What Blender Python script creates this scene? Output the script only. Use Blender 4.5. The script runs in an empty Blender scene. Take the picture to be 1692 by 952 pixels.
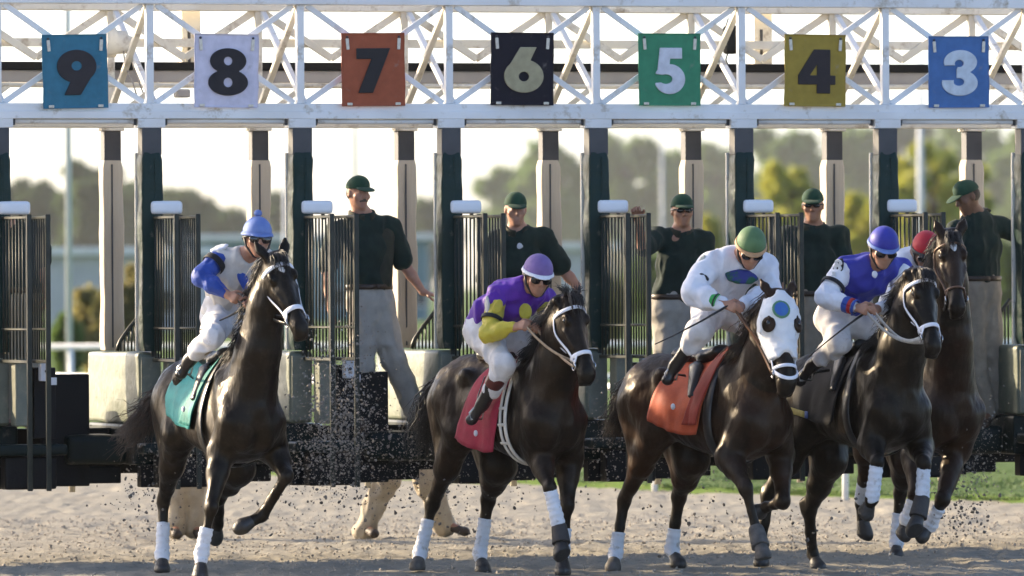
import bpy, bmesh, math, random
import numpy as np
from mathutils import Vector, Matrix, Quaternion

random.seed(7)
RNG = np.random.default_rng(7)
SC = bpy.context.scene
COL = SC.collection
R = math.radians

# ------------------------------------------------------------------ camera, light, exposure
CAM_H = 2.05            # eye height of the photographer
F = 12360.0 / 1692.0    # focal length in picture widths
YH = 470.0              # horizon line in photo pixels
ROLL = R(0.31)
cam_d = bpy.data.cameras.new("camera")
cam_d.sensor_width = 36.0
cam_d.lens = 36.0 * F
cam_d.clip_start = 1.0
cam_d.clip_end = 20000.0
cam_d.dof.use_dof = True
cam_d.dof.focus_distance = 53.4
cam_d.dof.aperture_fstop = 3.2
cam = bpy.data.objects.new("camera", cam_d)
COL.objects.link(cam)
CAM_ROT = (Matrix.Rotation(R(90) - math.atan((476 - YH) / 12360.0), 4, 'X') @ Matrix.Rotation(-ROLL, 4, 'Z'))
cam.matrix_world = Matrix.Translation((0, 0, CAM_H)) @ CAM_ROT
SC.camera = cam

SUN_EL, SUN_PHI = R(20), R(29)      # low evening sun on the left, a little behind the gate
SUN_DIR = Vector((-math.cos(SUN_PHI) * math.cos(SUN_EL), math.sin(SUN_PHI) * math.cos(SUN_EL), math.sin(SUN_EL)))
world = bpy.data.worlds.new("World")
SC.world = world
world.use_nodes = True
wn = world.node_tree
wn.nodes.clear()
w_out = wn.nodes.new("ShaderNodeOutputWorld")
w_bg = wn.nodes.new("ShaderNodeBackground")
w_sky = wn.nodes.new("ShaderNodeTexSky")
w_sky.sky_type = 'NISHITA'
w_sky.sun_disc = False
w_sky.sun_elevation = SUN_EL
w_sky.sun_rotation = math.atan2(SUN_DIR.x, SUN_DIR.y)
w_sky.air_density = 0.55
w_sky.dust_density = 1.7
w_sky.ozone_density = 1.0
w_bg.inputs["Strength"].default_value = 0.15
wn.links.new(w_sky.outputs[0], w_bg.inputs[0])
wn.links.new(w_bg.outputs[0], w_out.inputs[0])
sun_d = bpy.data.lights.new("sun", 'SUN')
sun_d.energy = 3.6
sun_d.angle = R(0.6)
sun_d.color = (1.0, 0.80, 0.54)
sun = bpy.data.objects.new("sun", sun_d)
COL.objects.link(sun)
sun.rotation_euler = (-SUN_DIR).to_track_quat('-Z', 'Y').to_euler()
sun.location = SUN_DIR * 300

SC.view_settings.view_transform = 'Standard'
SC.view_settings.look = 'None'
SC.view_settings.exposure = 1.6
SC.view_settings.gamma = 1.0
SC.render.engine = 'CYCLES'
SC.cycles.use_denoising = True
SC.cycles.max_bounces = 6
SC.cycles.diffuse_bounces = 3
SC.cycles.glossy_bounces = 3
SC.cycles.volume_bounces = 1
SC.cycles.transparent_max_bounces = 8

CAM_POS = Vector((0, 0, CAM_H))


def ray(px, py):
    """direction in the world through a point of the photograph (1692 x 952)"""
    v = Vector(((px - 846.0) / 12360.0, (476.0 - py) / 12360.0, -1.0))
    return (CAM_ROT.to_3x3() @ v)


def at(px, py, Y):
    """world point seen at (px, py) at distance Y"""
    d = ray(px, py)
    return CAM_POS + d * (Y / d.y)


def on_plane(px, py, p0, n):
    d = ray(px, py)
    t = (p0 - CAM_POS).dot(n) / d.dot(n)
    return CAM_POS + d * t


# ------------------------------------------------------------------ objects and names
def tag(o, label=None, cat=None, group=None, kind=None):
    if label: o["label"] = label
    if cat: o["category"] = cat
    if group: o["group"] = group
    if kind: o["kind"] = kind
    return o


def empty(name, loc=(0, 0, 0), rz=0.0):
    o = bpy.data.objects.new(name, None)
    o.empty_display_size = 0.2
    o.location = loc
    o.rotation_euler = (0, 0, rz)
    COL.objects.link(o)
    return o


def link(name, mesh, parent=None, loc=(0, 0, 0), rot=None, scale=None):
    o = bpy.data.objects.new(name, mesh)
    o.location = loc
    if rot is not None: o.rotation_euler = rot
    if scale is not None: o.scale = scale
    if parent is not None: o.parent = parent
    COL.objects.link(o)
    return o


def np_mesh(name, V, Fc, m=None, smooth=True):
    """V (N,3); Fc (M,3) or (M,4)"""
    me = bpy.data.meshes.new(name)
    V = np.asarray(V, dtype=np.float32)
    Fc = np.asarray(Fc, dtype=np.int32)
    k = Fc.shape[1]
    me.vertices.add(len(V))
    me.vertices.foreach_set("co", V.ravel())
    me.loops.add(Fc.size)
    me.loops.foreach_set("vertex_index", Fc.ravel())
    me.polygons.add(len(Fc))
    me.polygons.foreach_set("loop_start", np.arange(0, Fc.size, k, dtype=np.int32))
    me.polygons.foreach_set("loop_total", np.full(len(Fc), k, dtype=np.int32))
    me.polygons.foreach_set("use_smooth", np.full(len(Fc), smooth, dtype=bool))
    me.update(calc_edges=True)
    if m is not None: me.materials.append(m)
    return me


def bm_mesh(name, bm, m=None, smooth=False):
    me = bpy.data.meshes.new(name)
    bm.normal_update()
    bm.to_mesh(me)
    bm.free()
    if m is not None: me.materials.append(m)
    if smooth:
        me.polygons.foreach_set("use_smooth", np.full(len(me.polygons), True))
    return me


def bm_box(bm, x0, x1, y0, y1, z0, z1, bev=0.0, seg=2):
    b = bmesh.new()
    bmesh.ops.create_cube(b, size=1.0)
    for v in b.verts:
        v.co = Vector((x0 + (v.co.x + .5) * (x1 - x0), y0 + (v.co.y + .5) * (y1 - y0), z0 + (v.co.z + .5) * (z1 - z0)))
    if bev > 0:
        bmesh.ops.bevel(b, geom=list(b.edges), offset=bev, segments=seg, profile=0.6, affect='EDGES', clamp_overlap=True)
    t = bpy.data.meshes.new("t")
    b.to_mesh(t); b.free()
    bm.from_mesh(t)
    bpy.data.meshes.remove(t)


def box_mesh(x0, x1, y0, y1, z0, z1, m, bev=0.006, seg=2, name="box", smooth=False):
    bm = bmesh.new()
    bm_box(bm, x0, x1, y0, y1, z0, z1, bev, seg)
    return bm_mesh(name, bm, m, smooth)


def tube_arrays(pts, rad, n=8, flat=None, cap=True):
    """sweep a circle (or, with flat=(normals, thickness), a flat strap) along pts"""
    P = np.asarray([tuple(p) for p in pts], dtype=float)
    N = len(P)
    rad = np.full(N, rad, dtype=float) if np.isscalar(rad) else np.asarray(rad, dtype=float)
    T = np.gradient(P, axis=0)
    T /= np.linalg.norm(T, axis=1)[:, None] + 1e-9
    if flat is not None:
        NN = np.asarray([tuple(v) for v in flat[0]], dtype=float)
        A = NN - (NN * T).sum(1)[:, None] * T
        A /= np.linalg.norm(A, axis=1)[:, None] + 1e-9
        B = np.cross(T, A)
        ra = np.full(N, flat[1] / 2.0)
    else:
        A = np.zeros_like(P)
        up = np.array([0, 0, 1.0]) if abs(T[0, 2]) < .9 else np.array([1.0, 0, 0])
        a = up - up.dot(T[0]) * T[0]
        for i in range(N):
            a = a - a.dot(T[i]) * T[i]
            a /= np.linalg.norm(a) + 1e-9
            A[i] = a
        B = np.cross(T, A)
        ra = rad
    ang = np.linspace(0, 2 * math.pi, n, endpoint=False)
    c, s = np.cos(ang), np.sin(ang)
    if flat is not None:
        c = np.sign(c) * np.abs(c) ** .5; s = np.sign(s) * np.abs(s) ** .5
    V = P[:, None, :] + A[:, None, :] * (ra[:, None] * c[None])[..., None] + B[:, None, :] * (rad[:, None] * s[None])[..., None]
    V = V.reshape(-1, 3)
    i = np.arange(N - 1)[:, None] * n
    j = np.arange(n)[None]
    j2 = (j + 1) % n
    Fq = np.stack([i + j, i + j2, i + n + j2, i + n + j], -1).reshape(-1, 4)
    if cap:
        V = np.vstack([V, P[:1], P[-1:]])
        a0, b0 = N * n, N * n + 1
        jj = np.arange(n); jk = (jj + 1) % n
        c1 = np.stack([np.full(n, a0), jk, jj, jj], -1)
        c2 = np.stack([np.full(n, b0), (N - 1) * n + jj, (N - 1) * n + jk, (N - 1) * n + jk], -1)
        return V, Fq, np.vstack([c1, c2])[:, :3]
    return V, Fq, np.zeros((0, 3), int)


def tubes_mesh(name, items, m, smooth=True):
    """items: (pts, radius[, n[, flat]]) joined into ONE mesh; quads are split to triangles"""
    Vs, Fs, off = [], [], 0
    for it in items:
        V, Q, T3 = tube_arrays(*it) if isinstance(it, tuple) else tube_arrays(**it)
        Vs.append(V)
        Fs.append(np.vstack([Q[:, [0, 1, 2]], Q[:, [0, 2, 3]], T3]) + off)
        off += len(V)
    return np_mesh(name, np.vstack(Vs), np.vstack(Fs), m, smooth)


# ------------------------------------------------------------------ noise
def _hash(ix, iy, iz, seed):
    h = (ix * 374761393 + iy * 668265263 + iz * 2147483647 + seed * 1274126177) & 0x7fffffff
    h = ((h ^ (h >> 13)) * 1274126177) & 0x7fffffff
    return ((h ^ (h >> 16)) & 0xffff) / 65535.0


def vnoise(P, scale=1.0, seed=0):
    P = np.asarray(P, dtype=float) * scale
    i = np.floor(P).astype(np.int64)
    f = P - i
    f = f * f * (3 - 2 * f)
    r = 0
    for dx in (0, 1):
        wx = f[..., 0] if dx else 1 - f[..., 0]
        for dy in (0, 1):
            wy = f[..., 1] if dy else 1 - f[..., 1]
            for dz in (0, 1):
                wz = f[..., 2] if dz else 1 - f[..., 2]
                r = r + wx * wy * wz * _hash(i[..., 0] + dx, i[..., 1] + dy, i[..., 2] + dz, seed)
    return r * 2 - 1


def fbm(P, scale, octv=3, seed=0):
    a, s, r = 1.0, scale, 0
    for o in range(octv):
        r = r + a * vnoise(P, s, seed + o * 17)
        a *= .5; s *= 2.03
    return r


# ------------------------------------------------------------------ distance-field modelling
def vec(a): return np.array([float(a[0]), float(a[1]), float(a[2])])


def unit(a):
    a = vec(a)
    return a / (np.linalg.norm(a) + 1e-12)


class Field:
    def __init__(s, vox):
        s.v = vox
        s.ops = []

    def cone(s, a, b, ra, rb=None, k=.03, side=None, e=1.0, sub=False):
        a, b = vec(a), vec(b)
        rb = ra if rb is None else rb
        rm = max(ra, rb) * max(1.0, e)
        s.ops.append(('c', np.minimum(a, b) - rm, np.maximum(a, b) + rm, k, sub, (a, b, ra, rb, None if side is None else unit(side), e)))
        return s

    def chain(s, pts, rads, k=.03, side=None, e=1.0):
        for i in range(len(pts) - 1):
            s.cone(pts[i], pts[i + 1], rads[i], rads[i + 1], k, side, e)
        return s

    def ell(s, c, r, M=None, k=.03, sub=False):
        c = vec(c)
        r = np.array([r, r, r], float) if np.isscalar(r) else np.array(r, float)
        rm = r.max() if M is not None else r
        s.ops.append(('e', c - rm, c + rm, k, sub, (c, r, None if M is None else np.asarray(M, float))))
        return s

    def loft(s, o, ax, up, st, k=.04):
        """st rows: s, top, bottom, half-width, taper (narrowing towards the top)"""
        o, ax = vec(o), unit(ax)
        up = unit(vec(up) - vec(up).dot(ax) * ax)
        la = np.cross(up, ax)
        st = smooth_stations(np.array(st, float))
        pts = [o + ax * r[0] + up * h + la * w for r in st[::4] for h in (r[1], r[2]) for w in (-r[3], r[3])]
        pts = np.array(pts)
        s.ops.append(('l', pts.min(0) - .04, pts.max(0) + .04, k, False, (o, ax, up, la, st)))
        return s

    def cut(s, p, n):
        s.ops.append(('p', None, None, 0, True, (vec(p), unit(n))))
        return s

    def grid(s):
        lo = np.min([o[1] - o[3] for o in s.ops if o[1] is not None and not o[4]], 0) - 3 * s.v
        hi = np.max([o[2] + o[3] for o in s.ops if o[1] is not None and not o[4]], 0) + 3 * s.v
        n = np.ceil((hi - lo) / s.v).astype(int) + 1
        D = np.full(n, .5, dtype=np.float32)
        for kind, l, h, k, sub, pr in s.ops:
            if kind == 'p':
                i0, i1 = np.zeros(3, int), n
            else:
                i0 = np.maximum(np.floor((l - k - 2 * s.v - lo) / s.v).astype(int), 0)
                i1 = np.minimum(np.ceil((h + k + 2 * s.v - lo) / s.v).astype(int) + 1, n)
            if (i1 <= i0).any(): continue
            X = (lo[0] + s.v * np.arange(i0[0], i1[0]))[:, None, None]
            Y = (lo[1] + s.v * np.arange(i0[1], i1[1]))[None, :, None]
            Z = (lo[2] + s.v * np.arange(i0[2], i1[2]))[None, None, :]
            sl = tuple(slice(a, b) for a, b in zip(i0, i1))
            d = prim(kind, pr, X, Y, Z)
            old = D[sl]
            if kind == 'p':
                D[sl] = np.maximum(old, d)
            elif sub:
                hh = np.maximum(k - np.abs(old + d), 0) / max(k, 1e-6)
                D[sl] = np.maximum(old, -d) + hh * hh * k * .25
            else:
                hh = np.maximum(k - np.abs(old - d), 0) / max(k, 1e-6)
                D[sl] = np.minimum(old, d) - hh * hh * k * .25
        return D, lo

    def arrays(s, smooth=0):
        D, lo = s.grid()
        return surface_nets(D, lo, s.v, smooth)

    def mesh(s, name, m, origin=(0, 0, 0), smooth=1, warp=None):
        V, Q = s.arrays(smooth)
        if warp is not None: V = warp(V, Q)
        return np_mesh(name, V - vec(origin)[None], Q, m, True)


def smooth_stations(st):
    x = st[:, 0]
    t = np.linspace(x[0], x[-1], 72)
    out = [t]
    for c in range(1, st.shape[1]):
        y = st[:, c]
        m = np.gradient(y, x)
        d = np.diff(y) / np.diff(x)
        for i in range(len(d)):
            if d[i] == 0: m[i] = m[i + 1] = 0
        for i in range(1, len(y) - 1):
            if d[i - 1] * d[i] <= 0: m[i] = 0
        i = np.clip(np.searchsorted(x, t) - 1, 0, len(x) - 2)
        h = x[i + 1] - x[i]
        u = (t - x[i]) / h
        out.append((2 * u**3 - 3 * u**2 + 1) * y[i] + (u**3 - 2 * u**2 + u) * h * m[i] + (-2 * u**3 + 3 * u**2) * y[i + 1] + (u**3 - u**2) * h * m[i + 1])
    return np.stack(out, 1)


def prim(kind, pr, X, Y, Z):
    if kind == 'c':
        a, b, ra, rb, side, e = pr
        d = b - a
        L2 = d.dot(d) + 1e-12
        qx, qy, qz = X - a[0], Y - a[1], Z - a[2]
        t = np.clip((qx * d[0] + qy * d[1] + qz * d[2]) / L2, 0, 1)
        qx, qy, qz = qx - t * d[0], qy - t * d[1], qz - t * d[2]
        r = ra + (rb - ra) * t
        l2 = qx * qx + qy * qy + qz * qz
        if side is not None and e != 1.0:
            w = qx * side[0] + qy * side[1] + qz * side[2]
            l2 = l2 - w * w * (1 - 1 / (e * e))
        return (np.sqrt(np.maximum(l2, 1e-12)) - r).astype(np.float32)
    if kind == 'e':
        c, r, M = pr
        qx, qy, qz = X - c[0], Y - c[1], Z - c[2]
        if M is not None:
            qx, qy, qz = (qx * M[0, 0] + qy * M[0, 1] + qz * M[0, 2], qx * M[1, 0] + qy * M[1, 1] + qz * M[1, 2], qx * M[2, 0] + qy * M[2, 1] + qz * M[2, 2])
        k0 = np.sqrt((qx / r[0])**2 + (qy / r[1])**2 + (qz / r[2])**2)
        k1 = np.sqrt((qx / r[0]**2)**2 + (qy / r[1]**2)**2 + (qz / r[2]**2)**2)
        return (k0 * (k0 - 1) / (k1 + 1e-6)).astype(np.float32)
    if kind == 'l':
        o, ax, up, la, st = pr
        qx, qy, qz = X - o[0], Y - o[1], Z - o[2]
        t = qx * ax[0] + qy * ax[1] + qz * ax[2]
        h = qx * up[0] + qy * up[1] + qz * up[2]
        w = qx * la[0] + qy * la[1] + qz * la[2]
        ext = np.maximum(np.maximum(st[0, 0] - t, t - st[-1, 0]), 0)
        tc = np.clip(t, st[0, 0], st[-1, 0])
        top, bot, wid, tap = (np.interp(tc, st[:, 0], st[:, c]) for c in (1, 2, 3, 4))
        zc, rz = (top + bot) / 2, (top - bot) / 2
        hh = (h - zc) / rz
        ww = w / (wid * (1 - tap * np.clip(hh, -1, 1)))
        sd = (np.sqrt(hh * hh + ww * ww) - 1) * np.minimum(rz, wid)
        return np.where(ext > 0, np.hypot(np.maximum(sd, 0), ext), sd).astype(np.float32)
    p, n = pr
    return ((X - p[0]) * n[0] + (Y - p[1]) * n[1] + (Z - p[2]) * n[2]).astype(np.float32)


def surface_nets(D, lo, vox, smooth=0):
    S = D < 0
    c = S[:-1, :-1, :-1].astype(np.int8)
    for dx in (0, 1):
        for dy in (0, 1):
            for dz in (0, 1):
                if dx + dy + dz:
                    c = c + S[dx:S.shape[0] - 1 + dx, dy:S.shape[1] - 1 + dy, dz:S.shape[2] - 1 + dz]
    idx = np.argwhere((c > 0) & (c < 8))
    N = len(idx)
    corner = np.array([(x, y, z) for x in (0, 1) for y in (0, 1) for z in (0, 1)])
    val = np.stack([D[idx[:, 0] + k[0], idx[:, 1] + k[1], idx[:, 2] + k[2]] for k in corner], 1)
    acc, cnt = np.zeros((N, 3)), np.zeros(N)
    for a in range(8):
        for b in range(a + 1, 8):
            if np.abs(corner[a] - corner[b]).sum() != 1: continue
            va, vb = val[:, a], val[:, b]
            m = (va < 0) != (vb < 0)
            t = np.where(m, va / np.where(m, va - vb, 1), 0)
            p = corner[a][None] + t[:, None] * (corner[b] - corner[a])[None]
            acc += p * m[:, None]
            cnt += m
    V = lo[None] + vox * (idx + acc / np.maximum(cnt, 1)[:, None])
    im = np.full(c.shape, -1, dtype=np.int32)
    im[idx[:, 0], idx[:, 1], idx[:, 2]] = np.arange(N)
    quads = []
    n = np.array(S.shape)
    for ax in range(3):
        o1, o2 = (ax + 1) % 3, (ax + 2) % 3
        sa = [slice(None)] * 3; sb = [slice(None)] * 3
        sa[ax] = slice(0, n[ax] - 1); sb[ax] = slice(1, n[ax])
        for q in (o1, o2):
            sa[q] = slice(1, n[q] - 1); sb[q] = slice(1, n[q] - 1)
        A, B = S[tuple(sa)], S[tuple(sb)]
        e = np.argwhere(A != B)
        if not len(e): continue
        flip = A[e[:, 0], e[:, 1], e[:, 2]]
        base = e.copy()
        base[:, o1] += 1; base[:, o2] += 1
        d1 = np.zeros(3, int); d1[o1] = 1
        d2 = np.zeros(3, int); d2[o2] = 1
        q = [base - d1 - d2, base - d2, base, base - d1]
        q = np.stack([im[t[:, 0], t[:, 1], t[:, 2]] for t in q], 1)
        q[~flip] = q[~flip][:, ::-1]
        quads.append(q)
    Q = np.vstack(quads)
    Q = Q[(Q >= 0).all(1)]
    if smooth: V = relax(V, Q, smooth)
    return V, Q


def relax(V, Q, it, f=.5):
    E = np.vstack([Q[:, [i, (i + 1) % Q.shape[1]]] for i in range(Q.shape[1])])
    E = np.vstack([E, E[:, ::-1]])
    N = len(V)
    deg = np.bincount(E[:, 0], minlength=N)
    for _ in range(it):
        A = np.stack([np.bincount(E[:, 0], weights=V[E[:, 1], c], minlength=N) for c in range(3)], 1)
        V = V + f * (A / np.maximum(deg, 1)[:, None] - V) * (deg > 0)[:, None]
    return V


def normals(V, Q):
    n = np.cross(V[Q[:, 2]] - V[Q[:, 0]], V[Q[:, -1]] - V[Q[:, 1]])
    N = np.zeros_like(V)
    for c in range(Q.shape[1]):
        for a in range(3):
            N[:, a] += np.bincount(Q[:, c], weights=n[:, a], minlength=len(V))
    return N / (np.linalg.norm(N, axis=1)[:, None] + 1e-9)


def cloth_warp(amp=.008, scale=9.0, seed=1, stretch=(1, 1, .45)):
    def f(V, Q):
        n = normals(V, Q)
        P = V * np.array(stretch)[None]
        Pw = P + .05 * np.stack([vnoise(P, scale * .6, seed + k) for k in (31, 32, 33)], -1)      # bent folds
        w = 1 - np.abs(vnoise(Pw, scale, seed)) * 2.6                      # sharp crests between soft hollows
        w = w + .55 * (1 - np.abs(vnoise(Pw, scale * 2.1, seed + 5)) * 2.6)
        return relax(V + n * (np.clip(w, -1.4, 1.6) * amp)[:, None], Q, 1, .3)
    return f


# ------------------------------------------------------------------ materials
MATS = {}


def mat(name, base, rough=.6, base2=None, scale=8.0, bump=0.0, bscale=60.0, spec=.5, metal=0.0, sheen=0.0, coat=0.0, dist=.1, detail=4.0, stretch=None, contrast=(.35, .65), dirt=None):
    """a principled surface whose colour drifts between two tones of the same thing, with fine relief"""
    if name in MATS: return MATS[name]
    m = bpy.data.materials.new(name)
    m.use_nodes = True
    nt = m.node_tree
    p = nt.nodes["Principled BSDF"]
    p.inputs["Roughness"].default_value = rough
    p.inputs["Specular IOR Level"].default_value = spec
    p.inputs["Metallic"].default_value = metal
    p.inputs["Sheen Weight"].default_value = sheen
    p.inputs["Coat Weight"].default_value = coat
    tc = nt.nodes.new("ShaderNodeTexCoord")
    src = tc.outputs["Object"]
    if stretch:
        mp = nt.nodes.new("ShaderNodeMapping")
        mp.inputs["Scale"].default_value = stretch
        nt.links.new(src, mp.inputs[0]); src = mp.outputs[0]
    no = nt.nodes.new("ShaderNodeTexNoise")
    no.inputs["Scale"].default_value = scale
    no.inputs["Detail"].default_value = detail
    nt.links.new(src, no.inputs["Vector"])
    rp = nt.nodes.new("ShaderNodeValToRGB")
    b2 = base2 if base2 else tuple(c * .78 for c in base)
    rp.color_ramp.elements[0].position = contrast[0]; rp.color_ramp.elements[1].position = contrast[1]
    rp.color_ramp.elements[0].color = (*b2, 1); rp.color_ramp.elements[1].color = (*base, 1)
    nt.links.new(no.outputs[0], rp.inputs[0])
    out = rp.outputs[0]
    if dirt:      # (colour, scale, amount): splashes of dirt with shapes of their own
        dn = nt.nodes.new("ShaderNodeTexNoise")
        dn.inputs["Scale"].default_value = dirt[1]; dn.inputs["Detail"].default_value = 8; dn.inputs["Roughness"].default_value = .7
        nt.links.new(tc.outputs["Object"], dn.inputs["Vector"])
        dr = nt.nodes.new("ShaderNodeValToRGB")
        dr.color_ramp.elements[0].position = .62 - dirt[2] * .3; dr.color_ramp.elements[1].position = .74 - dirt[2] * .2
        nt.links.new(dn.outputs[0], dr.inputs[0])
        mx = nt.nodes.new("ShaderNodeMix"); mx.data_type = 'RGBA'
        nt.links.new(dr.outputs[0], mx.inputs[0]); nt.links.new(out, mx.inputs[6]); mx.inputs[7].default_value = (*dirt[0], 1)
        out = mx.outputs[2]
    nt.links.new(out, p.inputs["Base Color"])
    if bump > 0:
        bn = nt.nodes.new("ShaderNodeTexNoise")
        bn.inputs["Scale"].default_value = bscale; bn.inputs["Detail"].default_value = 3
        nt.links.new(src, bn.inputs["Vector"])
        bp = nt.nodes.new("ShaderNodeBump")
        bp.inputs["Strength"].default_value = bump; bp.inputs["Distance"].default_value = dist * .1
        nt.links.new(bn.outputs[0], bp.inputs["Height"])
        nt.links.new(bp.outputs[0], p.inputs["Normal"])
    MATS[name] = m
    return m


def fabric(name, base, rough=.8, base2=None, bump=.35, **k):
    return mat(name, base, rough, base2, scale=14, bump=bump, bscale=90, spec=.25, sheen=.06, dist=.04, **k)

# ------------------------------------------------------------------ the setting: track, turf, far fence, buildings, poles, trees
def sheet_material(name, c1, c2, c3, scale, bump, bscale, rough=.95):
    m = bpy.data.materials.new(name); m.use_nodes = True
    nt = m.node_tree; p = nt.nodes["Principled BSDF"]
    p.inputs["Roughness"].default_value = rough
    p.inputs["Specular IOR Level"].default_value = .15
    g = nt.nodes.new("ShaderNodeNewGeometry")
    def noise(s, d):
        n = nt.nodes.new("ShaderNodeTexNoise"); n.inputs["Scale"].default_value = s; n.inputs["Detail"].default_value = d
        n.inputs["Roughness"].default_value = .65
        nt.links.new(g.outputs["Position"], n.inputs["Vector"]); return n
    def ramp(src, a, b, ca, cb):
        r = nt.nodes.new("ShaderNodeValToRGB"); r.color_ramp.elements[0].position = a; r.color_ramp.elements[1].position = b
        r.color_ramp.elements[0].color = (*ca, 1); r.color_ramp.elements[1].color = (*cb, 1)
        nt.links.new(src, r.inputs[0]); return r
    a = ramp(noise(scale, 6).outputs[0], .36, .64, c2, c1)
    b = ramp(noise(scale * 9, 4).outputs[0], .55, .72, (0, 0, 0), (1, 1, 1))
    mx = nt.nodes.new("ShaderNodeMix"); mx.data_type = 'RGBA'
    nt.links.new(b.outputs[0], mx.inputs[0]); nt.links.new(a.outputs[0], mx.inputs[6]); mx.inputs[7].default_value = (*c3, 1)
    nt.links.new(mx.outputs[2], p.inputs["Base Color"])
    n2 = noise(bscale, 5)
    bp = nt.nodes.new("ShaderNodeBump"); bp.inputs["Strength"].default_value = bump; bp.inputs["Distance"].default_value = .03
    nt.links.new(n2.outputs[0], bp.inputs["Height"]); nt.links.new(bp.outputs[0], p.inputs["Normal"])
    return m


M_DIRT = sheet_material("track_dirt", (.325, .298, .24), (.26, .237, .19), (.175, .156, .126), 1.6, .6, 26)
M_TURF = sheet_material("turf", (.10, .16, .035), (.075, .125, .028), (.13, .15, .05), 1.2, .8, 40)


def ground_h(x, y):
    P = np.stack([x, y * .55, np.zeros_like(x)], -1)
    h = .014 * fbm(P, 1.1, 3, 3) + .007 * (1 - 2 * np.abs(vnoise(P, 6.5, 8))) + .009 * np.maximum(vnoise(P, 12, 14) - .25, 0) * 2
    # harrow marks and hoof prints
    pr = np.maximum(vnoise(P, 3.4, 21) - .35, 0)
    h = h - .045 * pr - .016 * np.maximum(vnoise(P * np.array([1, .6, 1]), 9.5, 52) - .2, 0) + .006 * vnoise(P, 17, 61)
    # a low ridge of thrown dirt that runs in front of the gate
    h = h + .035 * np.exp(-((y - 54.9 - .15 * x) / .35)**2) * (.6 + .6 * vnoise(P, 1.7, 33))
    return h


def build_ground():
    xs = np.concatenate([[-3000, -900, -300, -100, -40, -18, -9], np.arange(-5.4, 6.2, .035), [9, 18, 40, 100, 300, 900, 3000]])
    ys = np.concatenate([[-60, -10, 15, 35, 44], np.arange(47.5, 64, .05), np.arange(64, 84, .16), [88, 95, 110, 140, 200, 320, 600, 1200, 4000]])
    X, Y = np.meshgrid(xs, ys, indexing='ij')
    fade = np.clip((X + 7) / 2, 0, 1) * np.clip((7.5 - X) / 2, 0, 1) * np.clip((Y - 46) / 2, 0, 1) * np.clip((82 - Y) / 8, 0, 1)
    Z = ground_h(X, Y) * fade
    V = np.stack([X, Y, Z], -1).reshape(-1, 3)
    nx, ny = len(xs), len(ys)
    i = np.arange(nx - 1)[:, None] * ny + np.arange(ny - 1)[None]
    Q = np.stack([i, i + ny, i + ny + 1, i + 1], -1).reshape(-1, 4)
    o = link("ground", np_mesh("ground", V, Q, M_DIRT))
    tag(o, "loose harrowed beige dirt of the race track", kind='structure')


build_ground()


def gz(x, y):
    return float(ground_h(np.array([x], float), np.array([y], float))[0])


# turf infield behind the track: its edge slants towards the right
tx = np.concatenate([[-2500, -400, -60], np.arange(-14, 16, .12), [60, 400, 2500]])
def edge_y(x): return np.clip(75.6 - (x - .63) * 1.62, 60, 120)
ty = np.concatenate([np.linspace(0, 1, 40)**1.5 * 14, [18, 24, 34, 60, 120, 400, 3900]])
TX, TD = np.meshgrid(tx, ty, indexing='ij')
TY = edge_y(TX) + TD + .08 * vnoise(np.stack([TX, TX * 0, TX * 0], -1), 2.5, 5) * (TD < 3)
TZ = .045 + .03 * fbm(np.stack([TX, TY * .5, TX * 0], -1), 2.5, 3, 40)
TZ = np.where(TD < .01, -.05, TZ)
ny_ = len(ty)
ii = np.arange(len(tx) - 1)[:, None] * ny_ + np.arange(ny_ - 1)[None]
o = link("turf", np_mesh("turf", np.stack([TX, TY, TZ], -1).reshape(-1, 3), np.stack([ii, ii + ny_, ii + ny_ + 1, ii + 1], -1).reshape(-1, 4), M_TURF))
tag(o, "mown green infield turf beyond the dirt track", kind='structure')

# grass blades on the strip of turf that shows below the gate
M_BLADE = mat("grass_blade", (.13, .20, .04), .6, (.09, .15, .03), 3)
n = 42000
gx = RNG.uniform(-1.5, 6.5, n); gd = RNG.uniform(0, 1, n)**1.6 * 11
gy = edge_y(gx) + gd + .02
gh = RNG.uniform(.012, .035, n); ga = RNG.uniform(0, math.pi, n)
w = .009
B0 = np.stack([gx - np.cos(ga) * w, gy - np.sin(ga) * w, np.full(n, .03)], -1)
B1 = np.stack([gx + np.cos(ga) * w, gy + np.sin(ga) * w, np.full(n, .03)], -1)
B2 = np.stack([gx + RNG.normal(0, .02, n), gy + RNG.normal(0, .02, n), .04 + gh], -1)
o = link("grass", np_mesh("grass", np.stack([B0, B1, B2], 1).reshape(-1, 3), np.arange(3 * n).reshape(-1, 3), M_BLADE, False))
tag(o, "short mown grass along the far edge of the dirt", kind='stuff')

# loose clods lying on the track
def clods(name, P, S, m, label, seed=3):
    ico = bmesh.new(); bmesh.ops.create_icosphere(ico, subdivisions=1, radius=1)
    base = np.array([v.co[:] for v in ico.verts]); F3 = np.array([[v.index for v in f.verts] for f in ico.faces]); ico.free()
    N = len(P); rg = np.random.default_rng(seed)
    V = base[None] * (1 + rg.uniform(-.38, .3, (N, len(base), 1)))
    A = rg.normal(0, 1, (N, 3, 3)); A, _ = np.linalg.qr(A)
    V = V * rg.uniform(.6, 1.2, (N, 1, 3))
    V = np.einsum('nij,nkj->nki', A, V) * S[:, None, None] + P[:, None]
    FF = (F3[None] + (np.arange(N) * len(base))[:, None, None]).reshape(-1, 3)
    o = link(name, np_mesh(name, V.reshape(-1, 3), FF, m, False))
    tag(o, label, kind='stuff')
    return o


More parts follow.
